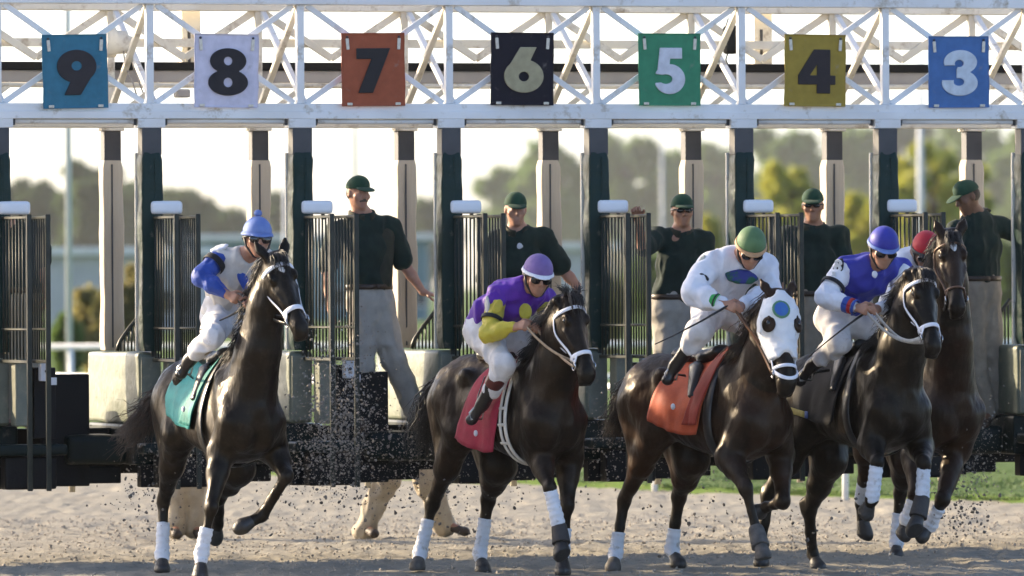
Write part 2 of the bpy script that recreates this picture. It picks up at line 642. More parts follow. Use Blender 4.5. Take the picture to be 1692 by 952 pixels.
M_CLOD = mat("dirt_clod", (.40, .35, .29), .95, (.27, .235, .19), 20)
M_WETCLOD = mat("damp_clod", (.22, .19, .16), .9, (.09, .078, .066), 20)
n = 17000
cx = RNG.uniform(-4.6, 5.2, n); cy = 50 + RNG.uniform(0, 1, n)**.8 * 16
cz = ground_h(cx, cy)
cs = .003 + .013 * RNG.uniform(0, 1, n)**4
clods("dirt", np.stack([cx, cy, cz + cs * .3], -1), cs, M_CLOD, "small dry clods lying all over the track", 5)

# ---- flying dirt kicked up by the hooves
def fly(cx_, cy_, n, sx, sy, Y, sy_d=.5, s0=.004, s1=.016):
    px = RNG.normal(cx_, sx, n); py = RNG.normal(cy_, sy, n); yy = RNG.normal(Y, sy_d, n)
    P = np.array([at(a, b, c)[:] for a, b, c in zip(px, py, yy)])
    k = P[:, 2] > .03
    return P[k], (s0 + (s1 - s0) * RNG.uniform(0, 1, n)**3.5)[k]
parts_ = [fly(640, 770, 200, 45, 40, 54.4), fly(570, 800, 150, 60, 40, 54.2, .4), fly(250, 790, 170, 34, 36, 54.3), fly(240, 850, 90, 40, 25, 53.8), fly(770, 830, 170, 50, 40, 54.0),
          fly(930, 770, 100, 50, 40, 54.6), fly(1595, 800, 260, 22, 55, 55.4), fly(1570, 850, 160, 30, 25, 55.2), fly(1330, 860, 120, 40, 35, 54), fly(1130, 850, 90, 40, 30, 54), fly(440, 830, 120, 60, 40, 53.9)]
clods("flying_dirt", np.vstack([a for a, b in parts_]), np.concatenate([b for a, b in parts_]), M_WETCLOD, "clods of damp dirt thrown into the air behind the galloping horses", 9)
M_SAND = mat("pale_sand", (.34, .30, .25), .95, (.17, .15, .125), 20)  # paler tone than the flying clods
parts_ = [fly(560, 690, 3600, 34, 64, 54.6, .5, .002, .012), fly(520, 740, 1400, 55, 45, 54.5, .5, .002, .010), fly(300, 760, 500, 34, 22, 54.3, .4, .002, .009), fly(690, 740, 800, 34, 36, 54.4, .4, .002, .009), fly(850, 760, 500, 50, 30, 54.5, .4, .002, .009),
          fly(1130, 745, 700, 60, 40, 54.5, .4, .002, .009), fly(1000, 720, 500, 26, 40, 54.6, .4, .002, .010), fly(1610, 730, 900, 30, 50, 55.6, .4, .002, .010)]
clods("flying_sand", np.vstack([a for a, b in parts_]), np.concatenate([b for a, b in parts_]), M_SAND, "fine sand spraying up in front of the dark gate base", 10)

# ---- white rails beyond the track
M_WHITE = mat("white_rail_paint", (.78, .77, .74), .45, (.70, .69, .66), 4)
def rail(name, x0, y0, x1, y1, step, h, r, label, lower=True):
    root = empty(name, (x0, y0, 0))
    tag(root, label, "rail")
    d = Vector((x1 - x0, y1 - y0, 0)); L = d.length; d.normalize()
    bar = tubes_mesh("rail_bar", [([Vector((0, 0, h)), d * (L / 2) + Vector((0, 0, h)), d * L + Vector((0, 0, h))], r, 8)], M_WHITE)
    link("rail_bar", bar, root)
    if lower:
        link("rail_bar", bar, root, (0, 0, -h * .45))
    pm = tubes_mesh("rail_post", [([(0, 0, -.3), (0, 0, h)], r * .9, 8)], M_WHITE)
    k = 0
    while k * step <= L:
        p = d * (k * step)
        link("rail_post", pm, root, p)
        k += 1
    return root


a = at(1082, 806, 74.2); b = at(1397, 810, 71.0)
st = Vector((b.x - a.x, b.y - a.y, 0))
p0 = a - st * 4
rail("inner_rail", p0.x, p0.y, p0.x + st.x * 9, p0.y + st.y * 9, st.length, 1.02, .035, "white inner rail on posts at the edge of the turf behind the gate", False)
rail("far_rail", -14, 116, 30, 113, 2.4, 1.12, .05, "white far rail with two bars between the light pole and the gate")

# ---- long low white building behind the rail
M_WALL = mat("stucco_wall", (.46, .45, .44), .85, (.40, .39, .385), 1.2, .2, 20)
M_ROOFB = mat("pale_fascia", (.72, .70, .66), .6, (.64, .62, .58), 2)
M_WINDOW = mat("dark_window", (.05, .06, .07), .15, (.03, .035, .04), 2)
M_TEALW = mat("teal_cladding", (.16, .24, .25), .6, (.13, .20, .21), 2)
def shed(name, x0, x1, y0, dep, h, wallm, label, nwin, roof_over=.5):
    root = empty(name, ((x0 + x1) / 2, y0, 0))
    tag(root, label, "building")
    hw = (x1 - x0) / 2
    link("wall", box_mesh(-hw, hw, 0, dep, -.2, h - .35, wallm, .02), root)
    link("roof", box_mesh(-hw - roof_over, hw + roof_over, -roof_over, dep + roof_over, h - .347, h, M_ROOFB, .04), root)
    wm = box_mesh(-.7, .7, -.03, .05, .9, 1.9, M_WINDOW, .01)
    fm = bmesh.new()
    for (a0, a1, b0, b1) in ((-.78, .78, 1.9, 1.98), (-.78, .78, .82, .9), (-.78, -.7, .9, 1.9), (.7, .78, .9, 1.9), (-.03, .03, .9, 1.9)):
        bm_box(fm, a0, a1, -.06, .04, b0, b1, 0)
    fm = bm_mesh("frame", fm, M_ROOFB)
    for i in range(nwin):
        x = -hw + (i + .7) * (2 * hw / nwin)
        wo = link("window", wm, root, (x, 0, 0))
        link("frame", fm, wo)
    return root


BD = 330.0
l_ = at(78, 500, BD).x; r_ = at(205, 500, BD).x
shed("low_building", l_, r_ + 3.2, BD, 12, at(0, 406, BD).z - .1, M_WALL, "long low white building behind the light pole, flat pale roof", 2)
shed("barn", at(300, 500, 420).x, at(705, 500, 420).x, 420, 14, at(0, 390, 420).z, M_TEALW, "long teal barn with a pale roof edge behind the second and third posts", 6)
shed("stable_block", at(905, 500, 390).x, at(1010, 500, 390).x, 390, 12, at(940, 401, 390).z, M_WALL, "low pale stable block behind the middle handlers", 2)

# ---- light poles
M_POLE = mat("pole_paint", (.62, .63, .64), .5, (.55, .56, .57), 3)
def pole(px, Y, r, h, label, arm=True):
    p = at(px, 500, Y)
    root = empty("light_pole", (p.x, Y, 0)); tag(root, label, "light pole", "light poles behind the track")
    link("shaft", tubes_mesh("shaft", [([(0, 0, -.2), (0, 0, h * .5), (0, 0, h)], [r * 1.15, r, r * .75], 10)], M_POLE), root)
    link("base_plate", box_mesh(-r * 2.4, r * 2.4, -r * 2.4, r * 2.4, 0, .12, M_POLE, .01), root)
    if not arm: return
    bm = bmesh.new()
    bm_box(bm, -.9, .9, -.1, .1, h - .1, h, .02)
    for s in (-.7, 0, .7): bm_box(bm, s - .22, s + .22, -.3, -.11, h - .35, h + .2, .04)
    link("lamp_head", bm_mesh("lamp_head", bm, M_POLE), root)


pole(114, 122, .050, 17, "tall pale light pole standing left of the first back post")
pole(588, 190, .045, 24, "thin pale light pole rising behind the moustached handler")
pole(470, 150, .03, 4.4, "thin short mast behind the second green post", False)
pole(1095, 420, .09, 10.0, "faint thin pole in the haze left of the handler in sunglasses", False)
pole(1522, 230, .10, 9, "faint thick pole in the haze behind the yellow bush", False)

# ---- trees and bushes
M_BARK = mat("bark", (.09, .07, .05), .9, (.06, .045, .035), 6, .5, 30)
def leafy(name, c1, c2, sc):
    """leaf: half of the light passes through, as in real foliage with the sun behind it"""
    m = mat(name, c1, .6, c2, sc)
    nt = m.node_tree; p = nt.nodes["Principled BSDF"]
    tr = nt.nodes.new("ShaderNodeBsdfTranslucent"); mx = nt.nodes.new("ShaderNodeMixShader"); mx.inputs[0].default_value = .45
    col = p.inputs["Base Color"].links[0].from_socket
    nt.links.new(col, tr.inputs["Color"])
    nt.links.new(p.outputs[0], mx.inputs[1]); nt.links.new(tr.outputs[0], mx.inputs[2])
    nt.links.new(mx.outputs[0], nt.nodes["Material Output"].inputs["Surface"])
    return m


LEAF = {
    'dark': leafy("leaf_dark", (.085, .130, .045), (.05, .08, .03), .6),
    'mid': leafy("leaf_mid", (.17, .25, .06), (.10, .16, .04), .6),
    'olive': leafy("leaf_olive", (.40, .33, .12), (.24, .22, .08), .8),
    'gold': leafy("leaf_gold", (.52, .48, .08), (.30, .34, .06), .9),
}


def tree(name, px, top_py, Y, wpx, kind, label, base=.25, seed=0, n=5200, leaf=.3, group="trees behind the track", cat="tree"):
    rg = np.random.default_rng(seed + 100)
    t = at(px, top_py, Y); rad = wpx / 12360 * Y / 2; H = t.z
    root = empty(name, (t.x, Y, 0)); tag(root, label, cat, group)
    cz0 = H * base; ch = H - cz0
    items = [([(0, 0, -.2), (.02 * H * rg.normal(), 0, H * .35), (.03 * H * rg.normal(), 0, H * .8)], [H * .03, H * .02, H * .006], 7)]
    ncl = 26
    C, RR = [], []
    for k in range(ncl):
        u = (k + .5) / ncl
        prof = math.sin(math.pi * min(1, .16 + .84 * (1 - u)**.9))**.7 * (.75 + .45 * rg.random())
        a = k * 2.4 + rg.normal(0, .4)
        rr = rad * prof * rg.uniform(.35, .95)
        c = np.array([math.cos(a) * rr, math.sin(a) * rr * .8, cz0 + ch * (.06 + .86 * u)])
        C.append(c); RR.append(rad * rg.uniform(.22, .42) * (1 - .35 * u))
        items.append(([(0, 0, max(.2, c[2] - rad * .55)), tuple(c * np.array([.5, .5, 1]) + np.array([0, 0, -.1 * rad])), tuple(c)], [H * .010, H * .006, H * .003], 5))
    link("trunk", tubes_mesh("trunk", items, M_BARK), root)
    C, RR = np.array(C), np.array(RR)
    w = RR**2 / (RR**2).sum()
    ci = rg.choice(ncl, n, p=w)
    d = rg.normal(0, 1, (n, 3)); d /= np.linalg.norm(d, axis=1)[:, None]
    P = C[ci] + d * (RR[ci] * rg.uniform(.25, 1.08, n)**.6)[:, None] * np.array([1.1, 1.0, .8])
    up = P[:, 2] > .1
    P = P[up]; m = len(P)
    s = leaf * rg.uniform(.5, 1.2, m)
    A = rg.normal(0, 1, (m, 3)); A /= np.linalg.norm(A, axis=1)[:, None]
    B = np.cross(A, rg.normal(0, 1, (m, 3))); B /= np.linalg.norm(B, axis=1)[:, None]
    q = np.stack([P - A * s[:, None], P + B * s[:, None] * .45, P + A * s[:, None], P - B * s[:, None] * .45], 1)
    link("crown", np_mesh("crown", q.reshape(-1, 3), np.arange(4 * m).reshape(-1, 4), LEAF[kind], False), root)
    return root


T = [
    ("tree", 62, 292, 215, 120, 'dark', "dark round tree at the far left edge of the tree line", .1),
    ("tree", 150, 262, 205, 120, 'dark', "tallest dark tree behind the light pole", .1),
    ("tree", 215, 300, 220, 110, 'dark', "dark tree just right of the first back post", .1),
    ("tree", 300, 308, 225, 120, 'dark', "dark low tree behind the blue capped jockey's left", .1),
    ("tree", 365, 345, 230, 120, 'dark', "lower dark tree right above the blue capped jockey", .1),
    ("tree", 470, 318, 240, 70, 'dark', "narrow dark tree beside the second green post", .1),
    ("tree", 712, 330, 250, 70, 'dark', "faint bare looking tree left of the third green post", .2),
    ("tree", 845, 272, 190, 110, 'mid', "green tree rising behind the white shirted handler", .05),
    ("tree", 920, 228, 185, 140, 'mid', "tall hazy green tree left of the middle green post", .05),
    ("tree", 1030, 216, 195, 150, 'mid', "broad hazy green tree just right of the middle green post", .05),
    ("tree", 1100, 240, 200, 120, 'mid', "hazy green tree above the handler in sunglasses", .05),
    ("tree", 1180, 232, 210, 110, 'mid', "hazy grey green tree between two back posts", .05),
    ("tree", 1300, 205, 190, 170, 'mid', "large hazy tree above the fourth handler", .05),
    ("tree", 1405, 196, 205, 160, 'mid', "large hazy tree above the right hand stalls", .05),
    ("tree", 1500, 188, 215, 170, 'dark', "tall dark hazy tree behind the yellow bush", .05),
    ("tree", 1610, 190, 200, 170, 'mid', "tall hazy tree behind the bending handler", .05),
    ("tree", 1700, 205, 195, 150, 'mid', "hazy tree cut by the right edge of the view", .05),
    ("tree", 980, 330, 230, 200, 'dark', "dark low tree mass low behind the middle stalls", .02),
    ("tree", 1240, 330, 232, 220, 'dark', "dark low tree mass behind the green capped jockey", .02),
    ("tree", 1480, 320, 234, 260, 'dark', "dark low tree mass behind the blue capped rider on the right", .02),
    ("bush", 1300, 258, 135, 150, 'gold', "sunlit yellow bush left of the fourth handler's cap", .02),
    ("bush", 1425, 312, 130, 110, 'gold', "low sunlit yellow bush behind the last back post but one", .02),
    ("bush", 1545, 222, 128, 180, 'gold', "tallest sunlit yellow bush between the last two green posts", .02),
    ("bush", 1670, 400, 126, 80, 'mid', "green bush behind the bending handler's arm", .02),
    ("bush", 1080, 420, 138, 90, 'mid', "green bush low behind the raised arm of the handler in sunglasses", .02),
    ("bush", 1000, 440, 140, 80, 'olive', "olive bush low behind the middle green post", .02),
    ("bush", 1172, 350, 140, 40, 'gold', "small yellow bush right of the handler in sunglasses", .02),
    ("bush", 165, 476, 112, 125, 'olive', "brownish olive bush in front of the low white building", .02),
    ("bush", 228, 428, 112, 70, 'olive', "olive bush between the first back post and green post", .02),
    ("bush", 110, 520, 111, 40, 'mid', "small green bush at the foot of the light pole", .02),
]
for i, t in enumerate(T):
    nm, px, py, Y, wpx, kd, lb, bs = t
    Y = Y * (12 if px > 780 else 7) if nm == "tree" else (Y * 3.4 if px > 1000 else Y * 1.5)
    lf = Y * (.0016 if nm == "tree" else .0011)
    tree(nm, px, py, Y, wpx, kd, lb, bs, i, 5200 if nm == "tree" else 7500, lf, "trees behind the track" if nm == "tree" else "bushes behind the track", nm)

# ------------------------------------------------------------------ the evening haze
HZ = 130.0
bm = bmesh.new(); bm_box(bm, -2200, 2200, -80, 3200, -3, HZ, 0)
mh = bpy.data.materials.new("haze_air"); mh.use_nodes = True
mh.node_tree.nodes.clear()
ho = mh.node_tree.nodes.new("ShaderNodeOutputMaterial"); hv = mh.node_tree.nodes.new("ShaderNodeVolumePrincipled")
hv.inputs["Color"].default_value = (.93, .94, .96, 1); hv.inputs["Density"].default_value = 0.00005; hv.inputs["Anisotropy"].default_value = .2
mh.node_tree.links.new(hv.outputs[0], ho.inputs["Volume"])
tag(link("haze", bm_mesh("haze", bm, mh)), "thin evening haze over the track", kind='stuff')

# ------------------------------------------------------------------ the starting gate
TH = R(16.3)
GO = Vector((0, 56.5, 0))
GU = Vector((math.cos(TH), math.sin(TH), 0)); GV = Vector((-math.sin(TH), math.cos(TH), 0))


def gat(px, py, v=0.0):
    """world point seen at (px, py) on the gate plane v metres behind its front"""
    return on_plane(px, py, GO + GV * v, GV)


def gl(px, py, v=0.0):
    p = gat(px, py, v) - GO
    return p.dot(GU), p.z


def gw(u, v, z): return GO + GU * u + GV * v + Vector((0, 0, z))


PX = [249, 496, 740, 984, 1227, 1464]
us = [gl(p, 330)[0] for p in PX]
PITCH = (us[-1] - us[0]) / 5
U0 = sum(us) / 6 - 2.5 * PITCH
GP = [U0 + PITCH * (i - 2) for i in range(10)]      # two dividers beyond each edge of the view are kept

M_GW = mat("gate_white", (.80, .80, .79), .42, (.70, .69, .67), 2.2, .15, 30, dirt=((.42, .36, .27), 7, .22))
M_GC = mat("gate_cream", (.74, .70, .60), .5, (.64, .59, .48), 3, .15, 30, dirt=((.36, .29, .2), 6, .25))
M_STEEL = mat("dark_steel", (.055, .055, .058), .5, (.035, .035, .04), 5, .2, 40)
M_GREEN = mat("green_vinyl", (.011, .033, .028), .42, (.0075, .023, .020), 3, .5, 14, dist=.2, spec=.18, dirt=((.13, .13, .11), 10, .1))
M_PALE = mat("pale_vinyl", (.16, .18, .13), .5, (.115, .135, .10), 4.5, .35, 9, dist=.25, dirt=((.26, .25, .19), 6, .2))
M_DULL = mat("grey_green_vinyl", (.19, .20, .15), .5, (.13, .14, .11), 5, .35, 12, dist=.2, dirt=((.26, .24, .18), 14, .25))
M_WOOD = mat("cream_wrap", (.55, .48, .38), .7, (.44, .37, .28), 5, .5, 25, dist=.15, stretch=(1, 1, .12))
M_BLACK = mat("black_rubber", (.008, .0085, .009), .55, (.005, .005, .006), 6, .3, 30, spec=.2)
M_DGREEN = mat("dark_green_paint", (.008, .017, .016), .42, (.005, .011, .010), 4, .3, 12, dist=.2, spec=.18, dirt=((.10, .09, .075), 9, .12))
M_BAR = mat("bar_enamel", (.032, .036, .027), .4, (.018, .021, .016), 9, spec=.3)
M_GREYB = mat("grey_beam", (.36, .34, .32), .6, (.28, .265, .25), 2)
M_CAP = mat("white_cap_vinyl", (.82, .81, .82), .4, (.76, .75, .76), 6)
M_BOX = mat("latch_box", (.66, .66, .67), .45, (.58, .58, .6), 9)

gate = empty("starting_gate", GO, TH)
tag(gate, "white and green horse racing starting gate with numbered stalls", "starting gate")

Z = lambda y, px=846, v=0.0: gl(px, y, v)[1]
ZT0 = Z(10); ZT1 = ZT0 + .22                    # top chord
ZB1, ZB0 = Z(172), Z(196)                       # lower chord
ZPB = Z(212)                                    # underside of the white collars
UL, UR = GP[0] - .15, GP[-1] + .15
VB = 1.26                                       # back frame


def bar_mesh(p, q, w, d, m, name):
    """a rectangular bar from p to q (gate space), w across, d in depth"""
    p, q = Vector(p), Vector(q)
    ax = (q - p); L = ax.length; ax.normalize()
    yv = Vector((0, 1, 0))
    if abs(ax.y) > .9: yv = Vector((0, 0, 1))
    xv = yv.cross(ax).normalized(); yv = ax.cross(xv)
    bm = bmesh.new(); bm_box(bm, -w / 2, w / 2, -d / 2, d / 2, 0, L, min(w, d) * .12, 1)
    Mx = Matrix((xv, yv, ax)).transposed().to_4x4(); Mx.translation = p
    bm.transform(Mx)
    return bm_mesh(name, bm, m)


link("top_chord", box_mesh(UL, UR, -.06, .06, ZT0, ZT1, M_GW, .008), gate)
link("lower_chord", box_mesh(UL, UR, -.055, .055, ZB0, ZB1, M_GW, .008), gate)
link("lower_lip", box_mesh(UL, UR, -.068, -.057, ZB0 - .004, ZB0 + .05, M_GW, .004), gate)
# back frame
ZC1, ZC0 = Z(199, 846, VB), Z(212, 846, VB)
ZTB = Z(21, 846, VB)
link("back_top_chord", box_mesh(UL, UR, VB - .06, VB + .06, ZTB, ZTB + .2, M_GC, .008), gate)
link("back_lower_chord", box_mesh(UL, UR, VB - .06, VB + .06, ZC0, ZC1 + .02, M_GC, .008), gate)
link("back_rail", box_mesh(UL, UR, VB + .02, VB + .05, Z(80, 846, VB), Z(66, 846, VB), M_GC, .004), gate)
link("walkway_beam", box_mesh(UL, UR, VB + .10, VB + .3, Z(138, 846, VB + .1), Z(118, 846, VB + .1), M_GREYB, .006), gate)
link("walkway_mat", box_mesh(UL, UR, VB + .07, VB + .42, Z(117.6, 846, VB + .07), Z(104.5, 846, VB + .07), M_BLACK, .006), gate)
link("cable_tube", tubes_mesh("cable_tube", [([(UL, VB - .02, Z(142, 846, VB)), (0, VB - .02, Z(143, 846, VB)), (UR, VB - .02, Z(142, 846, VB))], .02, 8)], M_GC), gate)

link("base_rail", box_mesh(UL, UR, .78, .84, .64, .985, M_BLACK, .012), gate)
vm = box_mesh(-.028, .028, -.03, .03, ZB1 + .001, ZT0 - .001, M_GW, .004)
vmb = box_mesh(-.028, .028, VB - .03, VB + .03, ZC1 + .022, ZTB - .001, M_GC, .004)
collar = box_mesh(-.105, .105, -.07, .07, ZPB, ZB0 - .005, M_GW, .006)
Zd = Z(252)
post_top = box_mesh(-.076, .076, -.07, .07, Zd - .02, ZPB - .001, M_STEEL, .006)


def wrap_mesh(hw, hd, z0, z1, m, seed, bulge=.006, seam=True):
    n, k = 26, 24
    a = np.linspace(0, 2 * math.pi, k, endpoint=False)
    c, s = np.cos(a), np.sin(a)
    cx = np.sign(c) * np.abs(c)**.2; sy = np.sign(s) * np.abs(s)**.2
    V = []
    for i in range(n + 1):
        z = z0 + (z1 - z0) * i / n
        e = -.012 if i in (0, n) else 0
        P = np.stack([cx * (hw + e), sy * (hd + e), np.full(k, z)], 1)
        w = fbm(P * np.array([1, 1, .45]), 9, 3, seed) * bulge
        P[:, 0] += np.sign(cx) * w * np.abs(cx); P[:, 1] += np.sign(sy) * w * np.abs(sy)
        V.append(P)
    V = np.vstack(V)
    i = np.arange(n)[:, None] * k; j = np.arange(k)[None]; j2 = (j + 1) % k
    Q = np.stack([i + j, i + j2, i + k + j2, i + k + j], -1).reshape(-1, 4)
    return np_mesh("wrap", V, Q, m)


ZPAD = Z(578)                                    # top of the long side pads
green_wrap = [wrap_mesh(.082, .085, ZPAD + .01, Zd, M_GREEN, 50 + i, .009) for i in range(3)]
Zb0, Zb1 = Z(217, 846, VB), Z(265, 846, VB)
back_dark = box_mesh(-.066, .066, VB - .06, VB + .06, Zb1 - .02, Zb0 - .001, M_STEEL, .006)
back_cap = box_mesh(-.09, .09, VB - .075, VB + .075, Zb0, ZC0 - .003, M_GC, .006)
back_wrap = [wrap_mesh(.08, .08, ZPAD + .01, Zb1, M_WOOD, 60 + i, .008) for i in range(3)]
seam = box_mesh(-.006, .006, -.0855, -.078, ZPAD + .03, Zb1 - .03, M_STEEL, 0)
green_seam = box_mesh(-.006, .006, -.091, -.083, ZPAD + .03, Zd - .04, M_GREEN, 0)  # lacing strip in the same green vinyl as the padding
cap_pad = bmesh.new(); bm_box(cap_pad, -.122, .122, -.11, .10, Z(353), Z(331), .035, 4)
cap_pad = bm_mesh("cap_pad", cap_pad, M_CAP, True)
cap_leg = box_mesh(-.012, .012, -.012, .012, Z(362), Z(351), M_STEEL, .002, 1)

# long side pads and the dark understructure of every divider
def soft_box(x0, x1, y0, y1, z0, z1, bev, m, seed, amp=.010, name="pad"):
    bm = bmesh.new(); bm_box(bm, x0, x1, y0, y1, z0, z1, bev, 3)
    bmesh.ops.subdivide_edges(bm, edges=[e for e in bm.edges if e.calc_length() > .12], cuts=5, use_grid_fill=True)
    bm.normal_update()
    P = np.array([v.co[:] for v in bm.verts]); N_ = np.array([v.normal[:] for v in bm.verts])
    P = P + N_ * (fbm(P, 4.2, 3, seed) * amp)[:, None]
    for v, p in zip(bm.verts, P): v.co = p
    return bm_mesh(name, bm, m, True)


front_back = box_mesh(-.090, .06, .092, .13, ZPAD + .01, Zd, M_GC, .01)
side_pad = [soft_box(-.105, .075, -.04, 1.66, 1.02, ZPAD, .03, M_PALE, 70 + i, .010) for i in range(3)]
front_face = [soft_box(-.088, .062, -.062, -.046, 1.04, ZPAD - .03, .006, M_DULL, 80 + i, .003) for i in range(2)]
under = box_mesh(-.13, .14, -.02, 1.5, .72, 1.018, M_DGREEN, .02)
skirt = box_mesh(-.10, .24, -.08, .05, Z(797), .718, M_BLACK, .012)
ledge = soft_box(-.60, -.135, .18, .75, Z(760, 846, .18), Z(712, 846, .18), .05, M_DGREEN, 90, .006)
ledge_skirt = box_mesh(-.5, -.16, .30, .6, Z(792), Z(762, 846, .3), M_BLACK, .012)
stepbox = soft_box(-.49, -.31, .85, 1.25, Z(718, 846, .8), Z(648, 846, .8), .03, M_DGREEN, 91, .004)
kick = box_mesh(-.76, -.40, .30, .40, Z(796), Z(612, 846, .3), M_BLACK, .012)
kick_cut = box_mesh(-.46, -.40, .41, .44, .62, .9, M_DGREEN, .01)
foot_peg = tubes_mesh("foot_peg", [([(-.40, .9, .50), (-.40, .9, .58), (-.40, .9, .70)], .026, 8)], M_GC)
lowpad = [soft_box(.055, .185, -.32, -.14, 1.02 if i else .98, Z(586), .02, M_DULL, 95 + i, .004) for i in range(2)]
bumper = soft_box(-.14, .44, -.36, -.10, Z(742), Z(724), .025, M_DGREEN, 97, .004)
lower_box = soft_box(-.02, .37, -.30, -.12, Z(797), Z(744), .02, M_BLACK, 98, .004)
dark_panel = box_mesh(.20, .365, -.30, -.12, Z(715), Z(600), M_BLACK, .012)
latch = box_mesh(.225, .305, -.42, -.33, Z(622), Z(592), M_BOX, .012)
latch_tag = box_mesh(.292, .342, -.435, -.425, Z(628), Z(616), M_BOX, .002)
latch_key = tubes_mesh("latch_key", [([(.265, -.422, Z(606)), (.265, -.43, Z(606))], .012, 8)], M_STEEL)

# door leaves (seen swung open, standing forward of the gate)
ZD1, ZD0 = Z(356), Z(587)
ZM = Z(536)
bar_m = tubes_mesh("bar", [([(0, 0, ZD0), (0, 0, (ZD0 + ZD1) / 2), (0, 0, ZD1 - .012)], .0072, 6)], M_BAR)
DL = .62


def leaf_frames(L):
    bm = bmesh.new()
    bm_box(bm, -L, 0, -.014, .014, ZD1 - .022, ZD1, .004, 1)
    bm_box(bm, -L, 0, -.012, .012, ZM - .018, ZM, .004, 1)
    bm_box(bm, -L, 0, -.014, .014, ZD0 - .026, ZD0, .004, 1)
    bm_box(bm, -L - .03, -L - .001, -.018, .018, Z(797), ZD1 + .01, .004, 1)
    bm_box(bm, .001, .03, -.018, .018, ZD0 - .05, ZD1 + .01, .004, 1)
    return bm_mesh("door", bm, M_BAR)


leaf_frame = leaf_frames(DL)
# quarter-round tail panel
tail_items = []
arc = [(-.02, 0, ZPAD + .005), (-.012, 0, ZPAD + .045), (.006, 0, ZPAD + .085), (.034, 0, ZPAD + .125), (.075, 0, ZPAD + .18), (.15, 0, ZPAD + .27), (.22, 0, ZPAD + .355)]
tail_rail = tubes_mesh("tail_gate", [(arc, .016, 8)], M_BAR)
tail_bars = []
for k in range(8):
    f = (k + .7) / 8.3
    x = -.012 + .232 * f
    z = np.interp(x, [a[0] for a in arc], [a[2] for a in arc])
    tail_bars.append(([(x, 0, ZPAD + .004), (x, 0, (z + ZPAD) / 2), (x, 0, z)], .0075, 6))
tail_bar_mesh = [tubes_mesh("bar", [t], M_BAR) for t in tail_bars]

for i, u in enumerate(GP):
    loc = (u, 0, 0)
    link("upright", vm, gate, loc)
    link("back_upright", vmb, gate, loc)
    p = link("front_post", post_top, gate, loc)
    link("collar", collar, p)
    link("padding", green_wrap[i % 3], p)
    link("lacing", green_seam, p, (.02, 0, 0))
    link("backing", front_back, p)
    p = link("back_post", back_dark, gate, loc)
    link("collar", back_cap, p)
    link("padding", back_wrap[i % 3], p, (0, VB, 0))
    link("seam", seam, p, (-.012, VB, 0))
    link("side_pad", side_pad[i % 3], gate, loc)
    link("pad_cover", front_face[i % 2], gate, loc)
    link("divider_base", under, gate, loc)
    link("divider_skirt", skirt, gate, loc)
    link("ledge", ledge, gate, loc)
    link("ledge_skirt", ledge_skirt, gate, loc)
    link("step_box", stepbox, gate, loc)
    link("kick_panel", kick, gate, loc)
    link("ledge_bracket", kick_cut, gate, loc)
    link("foot_peg", foot_peg, gate, loc)
    c = link("cap_pad", cap_pad, gate, (u + .105, 0, 0))
    link("cap_leg", cap_leg, c, (-.06, -.03, 0)); link("cap_leg", cap_leg, c, (.06, -.03, 0))
    # two door leaves folded forward beside the post
    for j, (du, v0, ang) in enumerate(((.012, -.055, 94.0), (.215, -.075, 90.0))):
        # the leaf runs forward (towards -v) from its hinge
        a = R(ang + (2.5 * math.sin(i * 2.1 + j)))
        d = link("door", leaf_frame, gate, (u + du, v0, 0), (0, 0, a))
        nb = 8
        for b in range(nb):
            link("bar", bar_m, d, (-DL * (b + .6) / (nb + .2), 0, 0))
    link("door_pad", lowpad[i % 2], gate, loc)
    link("bumper", bumper, gate, loc)
    link("lower_box", lower_box, gate, loc)
    link("door_panel", dark_panel, gate, loc)
    l = link("latch_box", latch, gate, loc)
    link("tag", latch_tag, l); link("keyhole", latch_key, l)
    t = link("tail_gate", tail_rail, gate, (u, 1.0, 0))
    for tb in tail_bar_mesh: link("bar", tb, t)
    # depth braces from front to back
    link("depth_brace", bar_mesh((u - .012, .0, ZT0 - .0), (u - .012, VB, ZC1 + .03), .045, .045, M_GC, "depth_brace"), gate)
    link("depth_brace", bar_mesh((u + .034, VB, ZTB), (u + .034, .0, ZB1), .045, .045, M_GW, "depth_brace"), gate)

# X bracing of the front truss, V bracing of the back truss
for i in range(len(GP) - 1):
    a, b = GP[i], GP[i + 1]
    link("brace", bar_mesh((a + .05, -.012, ZT0 - .005), (b - .05, -.012, ZB1 + .005), .042, .022, M_GW, "brace"), gate)
    link("brace", bar_mesh((a + .05, .012, ZB1 + .005), (b - .05, .012, ZT0 - .005), .042, .022, M_GW, "brace"), gate)
    mid = (a + b) / 2
    zm = Z(98, 846, VB)
    link("back_brace", bar_mesh((a + .02, VB - .02, ZTB), (mid, VB - .02, zm), .055, .03, M_GC, "back_brace"), gate)
    link("back_brace", bar_mesh((mid, VB + .012, zm), (b - .02, VB + .012, ZTB), .055, .03, M_GC, "back_brace"), gate)
    link("back_brace", bar_mesh((a + .05, VB - .02, ZC1 + .03), (mid - .2, VB - .02, Z(140, 846, VB)), .04, .03, M_GC, "back_brace"), gate)
    link("back_brace", bar_mesh((b - .05, VB - .02, ZC1 + .03), (mid + .2, VB - .02, Z(140, 846, VB)), .04, .03, M_GC, "back_brace"), gate)
    zr = Z(201)
    link("door_rod", tubes_mesh("door_rod", [([(a + .13, -.02, zr), (mid, -.02, zr + .003 * ((i * 7) % 3 - 1)), (b - .13, -.02, zr)], .019, 10)], M_GW), gate)
    bm = bmesh.new()
    bm_box(bm, a + .108, a + .128, -.035, .01, zr - .03, ZB0 - .005, .003, 1); bm_box(bm, b - .128, b - .108, -.035, .01, zr - .03, ZB0 - .005, .003, 1)
    link("rod_bracket", bm_mesh("rod_bracket", bm, M_STEEL), gate)

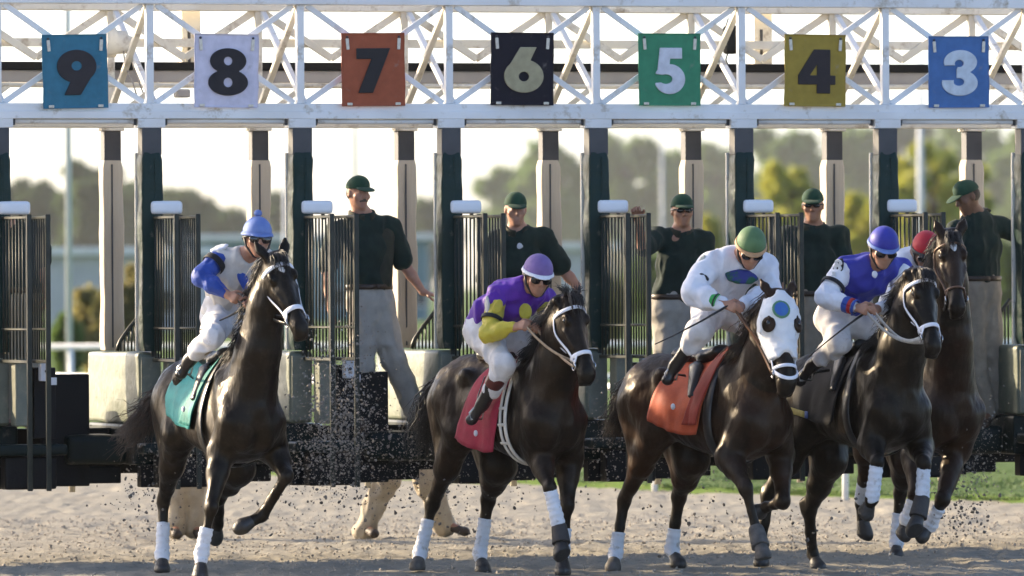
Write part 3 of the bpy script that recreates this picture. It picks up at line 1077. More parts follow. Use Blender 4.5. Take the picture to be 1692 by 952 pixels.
# wheels that carry the gate, beyond both ends of the view
M_TYRE = mat("tyre_rubber", (.03, .03, .03), .85, (.02, .02, .02), 10, .3, 40)
for u in (UL - .7, UR + .7):
    for v in (.1, 1.2):
        w_ = link("wheel", tubes_mesh("wheel", [([(0, -.13, 0), (0, -.11, 0), (0, 0, 0), (0, .11, 0), (0, .13, 0)], [.36, .44, .46, .44, .36], 28)], M_TYRE), gate, (u, v, .45))
        link("hub", tubes_mesh("hub", [([(0, -.16, 0), (0, .16, 0)], .17, 16)], M_GW), w_)
    link("carriage", box_mesh(u - .12, u + .12, -.1, 1.4, .45, 4.3, M_GW, .01), gate)
    link("carriage_arm", box_mesh(min(u, UL if u < 0 else UR), max(u, UL if u < 0 else UR), .3, .9, .58, .72, M_GW, .01), gate)


# ---- number boards
def poly_sd(X, Y, pts):
    """signed distance-like value of a convex polygon (counter-clockwise)"""
    d = np.full(np.broadcast(X, Y).shape, -9.0)
    for i in range(len(pts)):
        x0, y0 = pts[i]; x1, y1 = pts[(i + 1) % len(pts)]
        ex, ey = x1 - x0, y1 - y0; L = math.hypot(ex, ey)
        d = np.maximum(d, ((X - x0) * ey - (Y - y0) * ex) / L)
    return d


def ell_sd(X, Y, cx, cy, rx, ry):
    k0 = np.hypot((X - cx) / rx, (Y - cy) / ry); k1 = np.hypot((X - cx) / rx**2, (Y - cy) / ry**2)
    return k0 * (k0 - 1) / (k1 + 1e-6)


def digit_sd(ch, X, Y):
    """X 0..w, Y 0..1; heavy geometric numerals"""
    mn, mx = np.minimum, np.maximum
    if ch in '69':
        if ch == '9': X, Y = .80 - X, 1 - Y
        d = mx(ell_sd(X, Y, .40, .365, .40, .365), -ell_sd(X, Y, .40, .355, .105, .105))
        s = poly_sd(X, Y, [(.02, .45), (.30, .30), (.62, .55), (.68, 1.0), (.36, 1.0)][0:0] or [(.025, .46), (.40, .40), (.66, 1.0), (.33, 1.0)])
        s = mx(s, -ell_sd(X, Y, .40, .355, .105, .105))
        return mn(d, s)
    if ch == '8':
        d = mn(ell_sd(X, Y, .40, .27, .40, .285), ell_sd(X, Y, .40, .735, .365, .275))
        return mx(mx(d, -ell_sd(X, Y, .40, .27, .09, .105)), -ell_sd(X, Y, .40, .735, .085, .095))
    if ch == '7':
        return mn(poly_sd(X, Y, [(.0, .76), (.56, .76), (.74, 1.0), (0, 1.0)]), poly_sd(X, Y, [(.03, 0), (.35, 0), (.74, 1.0), (.42, 1.0)]))
    if ch == '5':
        top = poly_sd(X, Y, [(.16, .76), (.66, .76), (.66, 1.0), (.13, 1.0)])
        stem = poly_sd(X, Y, [(.06, .42), (.34, .46), (.40, 1.0), (.13, 1.0)])
        bowl = mx(ell_sd(X, Y, .36, .31, .37, .33), -ell_sd(X, Y, .27, .31, .155, .105))
        bowl = mx(bowl, -poly_sd(X, Y, [(-.4, .20), (.2, .24), (.22, .40), (-.4, .47)]))
        bowl = mx(bowl, -poly_sd(X, Y, [(-.4, -.1), (.0, -.1), (.035, .5), (-.4, .5)]))
        return mn(mn(top, stem), bowl)
    if ch == '4':
        d = poly_sd(X, Y, [(.0, .20), (.80, .20), (.80, .41), (.0, .41)])
        s = poly_sd(X, Y, [(.40, 0), (.69, 0), (.69, 1.0), (.40, 1.0)])
        t = poly_sd(X, Y, [(.0, .22), (.5, .22), (.5, 1.0), (.34, 1.0), (.0, .41)])
        d = mn(mn(d, s), t)
        return mx(d, -poly_sd(X, Y, [(.25, .41), (.405, .41), (.405, .66)]))
    d = mn(mx(ell_sd(X, Y, .38, .28, .40, .29), -ell_sd(X, Y, .36, .30, .12, .085)), mx(ell_sd(X, Y, .40, .74, .37, .27), -ell_sd(X, Y, .37, .71, .10, .08)))
    d = mx(d, -poly_sd(X, Y, [(-.3, .34), (.33, .34), (.33, .665), (-.3, .665)]))
    d = mn(d, poly_sd(X, Y, [(.31, .39), (.6, .39), (.6, .60), (.31, .60)]))
    return d


def digit_mesh(ch, w, h, t, m):
    """numeral in the x-z plane, w wide, h high, t thick, facing -y"""
    v = h / 110.0
    nx = int(h * .84 / v) + 6; nz = 118; ny = 7
    x = (np.arange(nx) - 3) * v; z = (np.arange(nz) - 4) * v
    y = np.linspace(-2.5, 2.5, ny) * v
    d2 = digit_sd(ch, (x / h)[:, None], (z / h)[None, :]) * h
    D = np.maximum(d2[:, None, :], np.abs(y)[None, :, None] - 1.4 * v).astype(np.float32)
    V, Q = surface_nets(D, np.array([x[0], y[0], z[0]]), v)
    V[:, 1] *= t / (2.8 * v)
    V[:, 0] = (V[:, 0] - h * .4) * (w / (h * .8))
    V[:, 2] -= h / 2
    return np_mesh("numeral", V, Q, m, False)


def cloth_board(m, seed, bw, bh):
    n = 26
    a = np.linspace(-.5, .5, n)
    X, Zz = np.meshgrid(a, a, indexing='ij')
    P = np.stack([X * bw, X * 0, Zz * bh], -1).reshape(-1, 3)
    w = fbm(P * np.array([1, 1, .6]), 4.5, 3, seed) * .0045
    fr = P.copy(); fr[:, 1] = -.006 + w; fr[:, 0] += .004 * np.sign(P[:, 0]) * (np.abs(P[:, 0]) > bw * .49) * vnoise(P, 9, seed)
    bk = fr.copy(); bk[:, 1] += .008
    i = np.arange(n - 1)[:, None] * n + np.arange(n - 1)[None]
    Q = np.stack([i, i + n, i + n + 1, i + 1], -1).reshape(-1, 4)
    N = n * n
    rim = np.concatenate([np.arange(n) * n, (n - 1) * n + np.arange(1, n), (np.arange(n - 2, -1, -1)) * n + n - 1, np.arange(n - 2, 0, -1)])
    rn = np.roll(rim, -1)
    side = np.stack([rim, rim + N, rn + N, rn], 1)
    return np_mesh("number_board", np.vstack([fr, bk]), np.vstack([Q, Q[:, ::-1] + N, side[:, ::-1]]), m, True), w


BOARDS = [('9', 124, 118, (.045, .185, .275), (.035, .032, .036), "teal number board with a dark 9"),
          ('8', 374, 117, (.66, .63, .74), (.028, .026, .030), "pale lilac number board with a dark 8"),
          ('7', 616.5, 115, (.36, .095, .045), (.030, .028, .030), "rust orange number board with a dark 7"),
          ('6', 862.5, 114, (.013, .012, .020), (.40, .355, .22), "black number board with a tan 6"),
          ('5', 1106, 115, (.055, .26, .14), (.66, .68, .74), "green number board with a white 5"),
          ('4', 1346.5, 116.5, (.36, .255, .045), (.036, .030, .032), "mustard number board with a dark 4"),
          ('3', 1584, 119, (.075, .175, .40), (.60, .67, .74), "blue number board with a white 3")]
strap_m = box_mesh(-.012, .012, -.016, -.006, -.042, .042, M_GC, .003, 1)
eye_m = tubes_mesh("eyelet", [([(0, -.004, 0), (0, .012, 0)], .009, 8)], M_STEEL)
pin_m = box_mesh(-.02, .02, -.014, -.004, -.008, .012, M_GC, .003, 1)
for k, (ch, px, py, bc, dc, lb) in enumerate(BOARDS):
    v = -.085
    u, z = gl(px, py, v)
    bw, bh = 103 / 218.0 / math.cos(TH) * 1.0, 120 / 218.8
    bm_ = fabric("board_cloth_" + ch, bc, .75, tuple(c * .84 for c in bc), bump=.25, dirt=((.5 * bc[0] + .12, .5 * bc[1] + .11, .5 * bc[2] + .1), 9, .06))
    me, _ = cloth_board(bm_, k, bw, bh)
    b = link("number_board", me, gate, (u, v, z), (0, R((-1, .5, -.6, .3, 0, .6, -.3)[k]), 0))
    tag(b, lb)
    dm = fabric("numeral_" + ch, dc, .7, tuple(c * .8 for c in dc), bump=.2)
    wid = {'9': .30, '8': .305, '7': .285, '6': .31, '5': .265, '4': .30, '3': .29}[ch]
    link("numeral", digit_mesh(ch, wid, .345 if ch in '3568' else .335, .012, dm), b, (.01, -.0165, -.008))
    for s in (-1, 1):
        link("strap", strap_m, b, (s * bw * .405, -.004, bh * .35), (0, R(4 * s), 0))
        link("eyelet", eye_m, b, (s * bw * .41, -.016, bh * .445))
        link("clip", pin_m, b, (s * bw * .38, -.004, -bh * .475))

# ---- fittings on the back frame: horn speaker, cabinets, black speaker
def fitting(name, px, py, v, me, label=None):
    u, z = gl(px, py, v)
    return link(name, me, gate, (u, v, z))


horn = tubes_mesh("horn_speaker", [([(-.12, 0, 0), (-.115, 0, 0), (-.04, 0, 0), (-.03, 0, 0), (.05, 0, 0), (.055, 0, 0), (.10, 0, 0)], [.10, .115, .115, .09, .085, .05, .045], 20)], M_GC)
fitting("horn_speaker", 198, 70, .75, horn)
fitting("cable", 215, 110, .7, tubes_mesh("cable", [([(-.05, 0, .12), (-.04, 0, 0), (.02, .02, -.1), (.05, 0, -.22)], .006, 6), ([(0, 0, .12), (.03, .0, -.02), (.10, .0, -.2)], .005, 6)], M_GREYB))
cab = box_mesh(-.075, .075, -.08, .08, -.23, .23, M_GC, .012)
fitting("cabinet", 312, 62, 1.5, cab); fitting("cabinet", 1256, 62, 1.5, cab)
cabd = box_mesh(-.03, -.008, -.094, -.083, -.2, .06, M_STEEL, .003)
fitting("cabinet_hinge", 1256, 62, 1.5, cabd); fitting("cabinet_hinge", 312, 62, 1.5, cabd)
fitting("black_speaker", 1208, 66, .75, soft_box(-.05, .05, -.07, .07, -.11, .11, .03, M_BLACK, 120, .004))
fitting("cable", 1204, 105, .75, tubes_mesh("cable", [([(0, 0, .1), (-.02, .01, .03), (.01, 0, -.05)], .006, 6), ([(0, 0, .35), (-.03, .01, .25), (.01, 0, .1)], .005, 6)], M_BLACK))
for px in (302, 1333): fitting("motor", px, 155, .9, soft_box(-.06, .05, -.05, .05, -.03, .035, .015, M_GREYB, 121, .004))

# ------------------------------------------------------------------ horses
def coat(name, base, base2, black=(.006, .005, .0045), rough=.34):
    """short glossy hair: body tone drifting between two browns; the legs below the knee carry their own black points (attribute 'point')"""
    m = bpy.data.materials.new(name); m.use_nodes = True
    nt = m.node_tree; p = nt.nodes["Principled BSDF"]
    tc = nt.nodes.new("ShaderNodeTexCoord")
    n1 = nt.nodes.new("ShaderNodeTexNoise"); n1.inputs["Scale"].default_value = 3.2; n1.inputs["Detail"].default_value = 5
    nt.links.new(tc.outputs["Object"], n1.inputs["Vector"])
    rp = nt.nodes.new("ShaderNodeValToRGB"); rp.color_ramp.elements[0].position = .38; rp.color_ramp.elements[1].position = .66
    rp.color_ramp.elements[0].color = (*base2, 1); rp.color_ramp.elements[1].color = (*base, 1)
    nt.links.new(n1.outputs[0], rp.inputs[0])
    at_ = nt.nodes.new("ShaderNodeAttribute"); at_.attribute_name = "point"
    mx = nt.nodes.new("ShaderNodeMix"); mx.data_type = 'RGBA'
    nt.links.new(at_.outputs["Fac"], mx.inputs[0]); nt.links.new(rp.outputs[0], mx.inputs[6]); mx.inputs[7].default_value = (*black, 1)
    n3 = nt.nodes.new("ShaderNodeTexNoise"); n3.inputs["Scale"].default_value = 13; n3.inputs["Detail"].default_value = 8; n3.inputs["Roughness"].default_value = .75
    nt.links.new(tc.outputs["Object"], n3.inputs["Vector"])
    dr = nt.nodes.new("ShaderNodeMapRange"); dr.inputs[1].default_value = .50; dr.inputs[2].default_value = .80; dr.inputs[4].default_value = .16
    nt.links.new(n3.outputs[0], dr.inputs[0])
    m3 = nt.nodes.new("ShaderNodeMix"); m3.data_type = 'RGBA'         # track dust caught in the hair
    nt.links.new(dr.outputs[0], m3.inputs[0]); nt.links.new(mx.outputs[2], m3.inputs[6]); m3.inputs[7].default_value = (.20, .16, .12, 1)
    nt.links.new(m3.outputs[2], p.inputs["Base Color"])
    n2 = nt.nodes.new("ShaderNodeTexNoise"); n2.inputs["Scale"].default_value = 42; n2.inputs["Detail"].default_value = 4
    mp = nt.nodes.new("ShaderNodeMapping"); mp.inputs["Scale"].default_value = (1, 1, .35)
    nt.links.new(tc.outputs["Object"], mp.inputs[0]); nt.links.new(mp.outputs[0], n2.inputs["Vector"])
    rr = nt.nodes.new("ShaderNodeMapRange"); rr.inputs[3].default_value = rough - .06; rr.inputs[4].default_value = rough + .14
    nt.links.new(n2.outputs[0], rr.inputs[0]); nt.links.new(rr.outputs[0], p.inputs["Roughness"])
    bp = nt.nodes.new("ShaderNodeBump"); bp.inputs["Strength"].default_value = .5; bp.inputs["Distance"].default_value = .008
    nt.links.new(n2.outputs[0], bp.inputs["Height"]); nt.links.new(bp.outputs[0], p.inputs["Normal"])
    p.inputs["Specular IOR Level"].default_value = .22
    p.inputs["Specular Tint"].default_value = (1.0, .86, .68, 1)
    return m


M_HOOF = mat("hoof_horn", (.030, .026, .023), .45, (.018, .016, .014), 20, .4, 60)
M_HOOFT = mat("dusty_hoof", (.12, .105, .09), .7, (.06, .052, .045), 18, .4, 60)
M_WRAP = mat("leg_bandage", (.74, .74, .76), .85, (.62, .62, .64), 10, .5, 70, dist=.06, dirt=((.34, .29, .23), 16, .18))
M_BOOT = mat("leg_boot", (.05, .042, .036), .7, (.03, .025, .022), 14, .4, 60)
M_EYE = mat("dark_eye", (.012, .008, .006), .08, (.008, .006, .005), 10, spec=.8)
M_HAIRB = mat("black_hair", (.010, .009, .009), .45, (.022, .017, .014), 30)
M_HAIRBR = mat("brown_hair", (.055, .030, .016), .5, (.018, .012, .009), 25)
M_NYLON = mat("white_nylon", (.80, .80, .84), .5, (.72, .72, .76), 30, .3, 160, dist=.02)
M_LEATHER = mat("brown_leather", (.16, .075, .035), .45, (.10, .045, .022), 18, .3, 70)
M_TANREIN = mat("tan_rein", (.48, .36, .24), .6, (.36, .26, .17), 25, .4, 90)
M_GREYREIN = mat("pale_rubber_rein", (.50, .48, .44), .6, (.40, .38, .35), 25, .4, 90)
M_BLKL = mat("black_leather", (.016, .015, .015), .32, (.010, .010, .010), 15, .2, 60)
M_STEELBIT = mat("steel_bit", (.55, .55, .56), .25, (.4, .4, .42), 20, metal=1.0)
M_GIRTH = mat("girth_elastic", (.62, .58, .50), .75, (.50, .46, .40), 12, .3, 60)
M_WHITEHAIR = mat("white_star", (.70, .69, .68), .6, (.6, .59, .58), 20)

TRUNK = [  # along, top, bottom, half-width, taper
    (-.86, 1.30, 1.20, .03, .05), (-.83, 1.40, 1.06, .13, .05), (-.74, 1.49, .98, .215, .10), (-.58, 1.555, .95, .268, .14), (-.38, 1.55, .935, .285, .20),
    (-.15, 1.49, .885, .285, .26), (.05, 1.485, .845, .283, .34), (.22, 1.55, .81, .27, .38), (.34, 1.595, .80, .255, .42), (.48, 1.54, .81, .24, .36),
    (.60, 1.44, .86, .215, .38), (.70, 1.33, .95, .165, .2), (.765, 1.20, 1.06, .07, .1)]
TRUNK = [(a * .955, b, c, d * .86, e) for a, b, c, d, e in TRUNK]
TST = smooth_stations(np.array(TRUNK, float))
HEADST = [  # from poll towards the muzzle: s, front, back, half-width, taper towards the front
    (-.05, .03, -.04, .04, 0), (-.02, .045, -.08, .068, .05), (.05, .062, -.125, .092, .10), (.13, .068, -.165, .108, .16), (.20, .064, -.19, .103, .22), (.28, .055, -.165, .083, .24),
    (.36, .048, -.115, .066, .20), (.44, .046, -.088, .058, .12), (.51, .048, -.078, .062, .05), (.57, .036, -.072, .060, .0), (.61, .008, -.052, .042, 0), (.625, -.012, -.035, .018, 0)]
HST = smooth_stations(np.array(HEADST, float))


class Horse:
    def __init__(s, x, D, psi, pitch=0.0, lift=0.0):
        s.O = Vector((x, D, 0))
        s.f = Vector((math.sin(R(psi)), -math.cos(R(psi)), 0)); s.l = Vector((math.cos(R(psi)), math.sin(R(psi)), 0))
        s.rz = math.atan2(s.f.y, s.f.x)
        s.pitch, s.lift = R(pitch), lift

    def at(s, px, py, lx):
        p = on_plane(px, py, s.O + s.f * lx, s.f) - s.O
        return np.array([lx, p.dot(s.l), p.z])

    def aty(s, px, py, ly):
        p = on_plane(px, py, s.O + s.l * ly, s.l) - s.O
        return np.array([p.dot(s.f), ly, p.z])

    def w(s, p): return s.O + s.f * float(p[0]) + s.l * float(p[1]) + Vector((0, 0, float(p[2])))

    def body(s, x, y, z):
        """trunk space to horse space (pitch about the croup)"""
        dx, dz = x + .6, z - 1.1
        c, sn = math.cos(s.pitch), math.sin(s.pitch)
        return np.array([-.6 + dx * c - dz * sn, y, 1.1 + dx * sn + dz * c + s.lift])

    def vdir(s, x, y, z):
        c, sn = math.cos(s.pitch), math.sin(s.pitch)
        return np.array([x * c - z * sn, y, x * sn + z * c])

    def trunk_pt(s, x, a, off=0.0):
        """point on the trunk: a = 0 top, + to the horse's left (degrees)"""
        top, bot, w, tap = (np.interp(x, TST[:, 0], TST[:, c]) for c in (1, 2, 3, 4))
        zc, rz = (top + bot) / 2, (top - bot) / 2
        ca, sa = math.cos(R(a)), math.sin(R(a))
        return s.body(x, (w * (1 - tap * ca) + off) * sa, zc + (rz + off) * ca)


def strands(guides, n, spread, r, seg=7, seed=0, curl=.02, taper=True):
    rg = np.random.default_rng(seed)
    items = []
    for k in range(n):
        g = guides[rg.integers(len(guides))] if len(guides) > 1 else guides[0]
        g = np.array(g, float)
        t = np.linspace(0, 1, seg)
        ti = np.linspace(0, 1, len(g))
        P = np.stack([np.interp(t, ti, g[:, c]) for c in range(3)], 1)
        P = relax_line(P)
        L = rg.uniform(.62, 1.05)
        P = P[0] + (P - P[0]) * L
        o = rg.normal(0, 1, 3) * spread
        P = P + o * (.25 + .9 * t[:, None]**1.2) + rg.normal(0, curl, (seg, 3)) * t[:, None]
        rr = r * rg.uniform(.6, 1.2) * (1 - .85 * t**2)
        items.append((P, rr, 4))
    return items


def relax_line(P):
    Q = P.copy()
    Q[1:-1] = .25 * P[:-2] + .5 * P[1:-1] + .25 * P[2:]
    return Q


def build_horse(name, label, H, spec, coat_m, group="racehorses breaking from the gate"):
    root = empty(name, H.O, H.rz)
    tag(root, label, "horse", group)
    B = H.body
    fd = Field(.013)
    fd.loft(B(0, 0, 0), H.vdir(1, 0, 0), H.vdir(0, 0, 1), TRUNK, .04)
    for sg in (-1, 1):
        fd.cone(B(.35, sg * .095, 1.40), B(.59, sg * .13, 1.10), .09, .108, .06)           # shoulder blade
        fd.ell(B(.605, sg * .080, 1.04), (.125, .092, .15), None, .05)                        # breast
        fd.ell(B(-.57, sg * .135, 1.20), (.22, .115, .28), None, .07)                       # rump
        fd.ell(B(-.29, sg * .195, 1.40), (.07, .045, .06), None, .06)                        # point of hip
    # neck
    poll = H.at(*spec['poll']); muz = H.at(*spec['muzzle'])
    nb = B(.50, 0, 1.26); wth = B(.36, 0, 1.47)
    hd = unit(muz - poll)
    hk = spec.get('head', 1.0)
    fy = spec['face']
    n_w = Vector((math.sin(R(fy)), -math.cos(R(fy)), .25))
    hn = np.array([n_w.dot(H.f), n_w.dot(H.l), n_w.z]); hn = unit(hn - hn.dot(hd) * hd)
    hw = np.cross(hd, hn)
    base_n = poll - hn * .055 + hd * .02
    n0 = nb; n3 = base_n
    ndir = unit(n3 - n0)
    nmid1 = n0 + (n3 - n0) * .33 + np.array([.0, 0, .03]) + np.array([.03, 0, 0]); nmid2 = n0 + (n3 - n0) * .68 + np.array([.01, 0, .035])
    side = np.array([0, 1.0, 0]); side = unit(side - side.dot(ndir) * ndir)
    fd.cone(n0, nmid1, .245, .185, .07, side, .80)
    fd.cone(nmid1, nmid2, .185, .150, .05, side, .82)
    fd.cone(nmid2, n3, .150, .108, .05, side, .84)
    fd.cone(wth, nmid1 + np.array([-.08, 0, .09]), .12, .06, .08, side, .6)               # crest root
    for sg in (-1, 1):
        fd.cone(B(.56, sg * .085, 1.20), nmid2 + np.array([.05, sg * .04, -.05]), .08, .045, .05)     # side muscles of the neck
    # head
    fd.loft(poll, hd, hn, [tuple(q * hk for q in r_[:4]) + (r_[4],) for r_ in HEADST], .03)
    hp = lambda s_, h_, w_: poll + hk * (hd * s_ + hn * h_ + hw * w_)
    Mh = np.stack([hd, hn, hw])
    for sg in (-1, 1):
        fd.ell(hp(.15, .030, sg * .084), (.045, .030, .024), Mh, .02)                       # brow
        fd.ell(hp(.155, .012, sg * .104), (.021, .019, .014), Mh, .012, sub=True)          # socket
        fd.cone(hp(.22, -.02, sg * .085), hp(.36, .0, sg * .055), .016, .012, .02)          # cheek ridge
        fd.ell(hp(.555, .012, sg * .047), (.030, .022, .018), Mh, .015)                     # nostril rim
        fd.ell(hp(.565, .018, sg * .058), (.020, .010, .012), Mh, .008, sub=True)          # nostril
        e0 = hp(-.01, .02, sg * .06)
        ea = spec.get('ears', (-.17, .03, .045))
        e1 = hp(ea[0] * .5, ea[1] * .5 + .02, sg * (.06 + ea[2] * .55)); e2 = hp(ea[0], ea[1] + .02, sg * (.06 + ea[2]))
        fd.cone(e0, e1, .030, .036, .015, hn, .62); fd.cone(e1, e2, .036, .006, .01, hn, .62)
        fd.ell((e1 * .85 + e0 * .15) + hn * .028, (.020, .020, .040), np.stack([hw, hn, unit(e2 - e0)]), .01, sub=True)
    fd.cone(hp(.60, -.062, -.03), hp(.60, -.062, .03), .026, .026, .02)                     # lower lip
    fd.cone(hp(.63, -.042, -.05), hp(.585, -.046, .0), .004, .004, .004, sub=True)
    # legs
    hooves, wraps = [], []
    for key, fore in (('RF', 1), ('LF', 1), ('RH', 0), ('LH', 0)):
        sg = -1 if key[0] == 'R' else 1
        J = [H.at(*q) if len(q) == 3 else None for q in spec[key]['j']]
        if fore:
            sh = B(.57, sg * .13, 1.06); el = B(.38, sg * .15, .93) if 'el' not in spec[key] else H.at(*spec[key]['el'])
            kn, fe, ho = J
            fd.cone(B(.58, sg * .13, 1.10), el, .105, .100, .06)
            mid = el + (kn - el) * .35
            fd.cone(el, mid, .098, .080, .05, side, .85); fd.cone(mid, kn, .078, .046, .04)
            fd.ell(kn, (.052, .047, .062), None, .03)
        else:
            hip = B(-.53, sg * .13, 1.25); stf = B(-.38, sg * .17, 1.0) if 'st' not in spec[key] else H.at(*spec[key]['st'])
            kn, fe, ho = J
            fd.cone(hip, stf, .165, .115, .07); fd.cone(B(-.67, sg * .12, 1.2), (stf + kn) / 2, .13, .075, .07)
            mid = stf + (kn - stf) * .5
            fd.cone(stf, mid, .118, .082, .06); fd.cone(mid, kn, .078, .044, .04)
            bk = unit(kn - fe)
            cal = kn + bk * .045 + unit(np.cross(np.cross(bk, unit(kn - stf)), bk)) * .03
            fd.ell(kn, (.052, .045, .065), None, .03)
            fd.cone(kn, cal, .036, .026, .03); fd.cone(cal, mid, .024, .03, .03)
        can = .036 if fore else .039
        cm = kn + (fe - kn) * .5
        fd.cone(kn, cm, can * 1.08, can, .025); fd.cone(cm, fe, can, can * 1.05, .02)
        fd.ell(fe, (.045, .043, .045), None, .025)
        pd = unit(ho - fe); cor = fe + (ho - fe) * .58
        fd.cone(fe, cor, .037, .041, .02)
        hooves.append((fe, cor, ho, key)); wraps.append((kn, fe, cor, key))
    V, Q = fd.arrays(2)
    # tendons, veins and muscle edges: faint relief
    n_ = normals(V, Q)
    V = V + n_ * (fbm(V * np.array([1, 1, .6]), 7.0, 3, spec.get('seed', 1)) * .0075 + fbm(V * np.array([1, 1, .45]), 19, 2, spec.get('seed', 1) + 9) * .0036)[:, None]
    me = np_mesh("body", V, Q, coat_m)
    att = me.attributes.new("point", 'FLOAT', 'POINT')
    pt = np.clip((.62 - V[:, 2]) / .25, 0, 1)
    hs = (V - poll[None]) @ hd
    near = np.linalg.norm(V - (poll + hd * .3)[None], axis=1) < .42
    pt = np.maximum(pt, np.where(near, np.clip((hs - .36) / .16, 0, 1) * .85, 0))
    pt = np.clip(pt + .15 * fbm(V, 9, 2, 3), 0, 1)
    att.data.foreach_set("value", pt.astype(np.float32))
    link("body", me, root)
    # eyes
    for sg in (-1, 1):
        f2 = Field(.006); f2.ell(hp(.155, .010, sg * .086), (.022, .020, .018), Mh, .01)
        link("eye", f2.mesh("eye", M_EYE), root)
    # hooves
    for fe, cor, ho, key in hooves:
        d = unit(ho - fe); up = spec[key].get('sole')
        ax = np.array([0, 0, -1.0]) if up is None else unit(up)
        tip = ho
        f2 = Field(.009)
        c0 = cor + (tip - cor) * .15
        f2.cone(c0, tip, .045, .060, .01)
        fwd_ = unit(d - d.dot(ax) * ax + 1e-6)
        f2.cone(c0 + fwd_ * .01, tip + fwd_ * .035, .040, .048, .02)
        f2.cut(tip + ax * .028, ax)
        link("hoof", f2.mesh("hoof", M_HOOFT if spec[key].get('dusty') else M_HOOF), root)
    # bandages
    for kn, fe, cor, key in wraps:
        wr = spec[key].get('wrap')
        if wr:
            m, t0, t1 = wr
            f2 = Field(.008)
            a = kn + (fe - kn) * t0; can = .048
            b = fe + (cor - fe) * max(0, t1 - 1) if t1 > 1 else kn + (fe - kn) * t1
            if t1 > 1:
                f2.cone(a, fe + (kn - fe) * .15, can, can, .02); f2.ell(fe, (.054, .052, .055), None, .03); f2.cone(fe, b, .05, .046, .02)
            else:
                f2.cone(a, b, can, can + .003, .02)
            ax = unit(fe - kn)
            f2.cut(a, -ax)
            def wp(V, Q, ax=ax, a=a):
                t = (V - a[None]) @ ax
                return V + normals(V, Q) * (.0022 * np.sin(t * 150 + 3 * fbm(V, 6, 2, 5)) + .003 * vnoise(V, 22, 9))[:, None]
            link("leg_wrap", f2.mesh("leg_wrap", m, warp=wp), root)
        bt = spec[key].get('boot')
        if bt:
            f2 = Field(.008)
            f2.cone(fe + (kn - fe) * .1, cor, .056, .066, .02)
            f2.cut(cor, unit(cor - fe))
            link("fetlock_boot", f2.mesh("fetlock_boot", bt), root)
    # mane, forelock, tail
    hm = spec.get('hair', M_HAIRB)
    crest = []
    topo = [wth + np.array([.03, 0, .12]), nmid1 + np.array([-.11, 0, .13]), nmid2 + np.array([-.11, 0, .09]), base_n - hn * .07 - hd * .03, poll - hd * .03]
    for k in range(26):
        t = k / 25 * (len(topo) - 1); i = min(int(t), len(topo) - 2); c = topo[i] + (topo[i + 1] - topo[i]) * (t - i)
        sgn = spec.get('mane_side', -1)
        fl = spec.get('mane_fly', .5)
        crest.append([c, c + np.array([-.03, sgn * .04, .05 * fl]), c + np.array([-.08, sgn * .10, .02 * fl - .06]), c + np.array([-.10, sgn * .12, -.17 + .10 * fl])])
    link("mane", tubes_mesh("mane", strands(crest, 420, .020, .0045, 6, spec.get('seed', 1), .012), hm), root)
    fl_ = [[hp(-.03, .03, w_), hp(-.05 * spec.get('tuft', .3), .09, w_ * 1.4), hp(.06, .09, w_ * 1.5), hp(.13, .075, w_ * 1.2)] for w_ in (-.03, 0, .03)]
    if spec.get('tuft', .3) > .8:
        fl_ += [[hp(-.03, .03, w_), hp(-.09, .05, w_ * 1.8), hp(-.13, .03, w_ * 2.6)] for w_ in (-.04, -.01, .02, .04)]
    if not spec.get("hooded"): link("forelock", tubes_mesh("forelock", strands(fl_, 130, .014, .004, 6, spec.get('seed', 1) + 3, .008), hm), root)
    dock = B(-.80, 0, 1.42)
    tl = [dock] + [H.at(*q) for q in spec['tail']]
    f2 = Field(.012); f2.chain(tl[:2], [.045, .03], .02)
    tg = [[p + np.array([0, w_, 0]) * (i / len(tl)) for i, p in enumerate(tl)] for w_ in (-.04, 0, .04)]
    link("tail", tubes_mesh("tail", strands(tg, 520, spec.get('tail_spread', .045), .0045, 9, spec.get('seed', 1) + 5, .022) + [(tl[:2], [.05, .03], 8)], spec.get('tailhair', hm)), root)
    # white star on the forehead
    if spec.get('star'):
        f2 = Field(.006); s0, w0, rs, rw = spec['star']
        f2.ell(hp(s0, .061, w0), (rs, .010, rw), Mh, .01); f2.ell(hp(s0 + rs * .7, .060, w0 - rw * .2), (rs * .9, .009, rw * .45), Mh, .012)
        link("star", f2.mesh("star", M_WHITEHAIR), root)
    # bridle
    def ring(s_, a, off=.006):
        top, bot, w, tap = (np.interp(s_, HST[:, 0], HST[:, c]) for c in (1, 2, 3, 4))
        zc, rz = (top + bot) / 2, (top - bot) / 2
        ca, sa = math.cos(R(a)), math.sin(R(a))
        return hp(s_, zc + (rz + off) * ca, (w * (1 - tap * ca) + off) * sa), hn * ca + hw * sa
    def strap_items(path, wd, th=.008):
        pn = [ring(*q) for q in path]
        return ([q[0] for q in pn], wd / 2, 8, ([q[1] for q in pn], th))
    br = spec.get('bridle')
    if br:
        bm_, wd = br
        its = []
        items = [strap_items([(.075 + .015 * abs(a) / 110, a, .012) for a in np.linspace(-115, 115, 19)], wd),
                 strap_items([(.415 + .0 * a, a, .010) for a in np.linspace(-180, 180, 33)], wd * 1.15, .012)]
        for sg in (-1, 1):
            items.append(strap_items([(.06 + .40 * t, sg * (112 - 14 * t), .012) for t in np.linspace(0, 1, 12)], wd * .85))
            items.append(strap_items([(.05 + .28 * t**.8, sg * (122 + 32 * t), .012) for t in np.linspace(0, 1, 10)], wd * .6))
            items.append(strap_items([(.41, sg * 60, .012), (.45, sg * 80, .013), (.48, sg * 98, .013)], wd * .7))
        link("bridle", tubes_mesh("bridle", items, bm_), root)
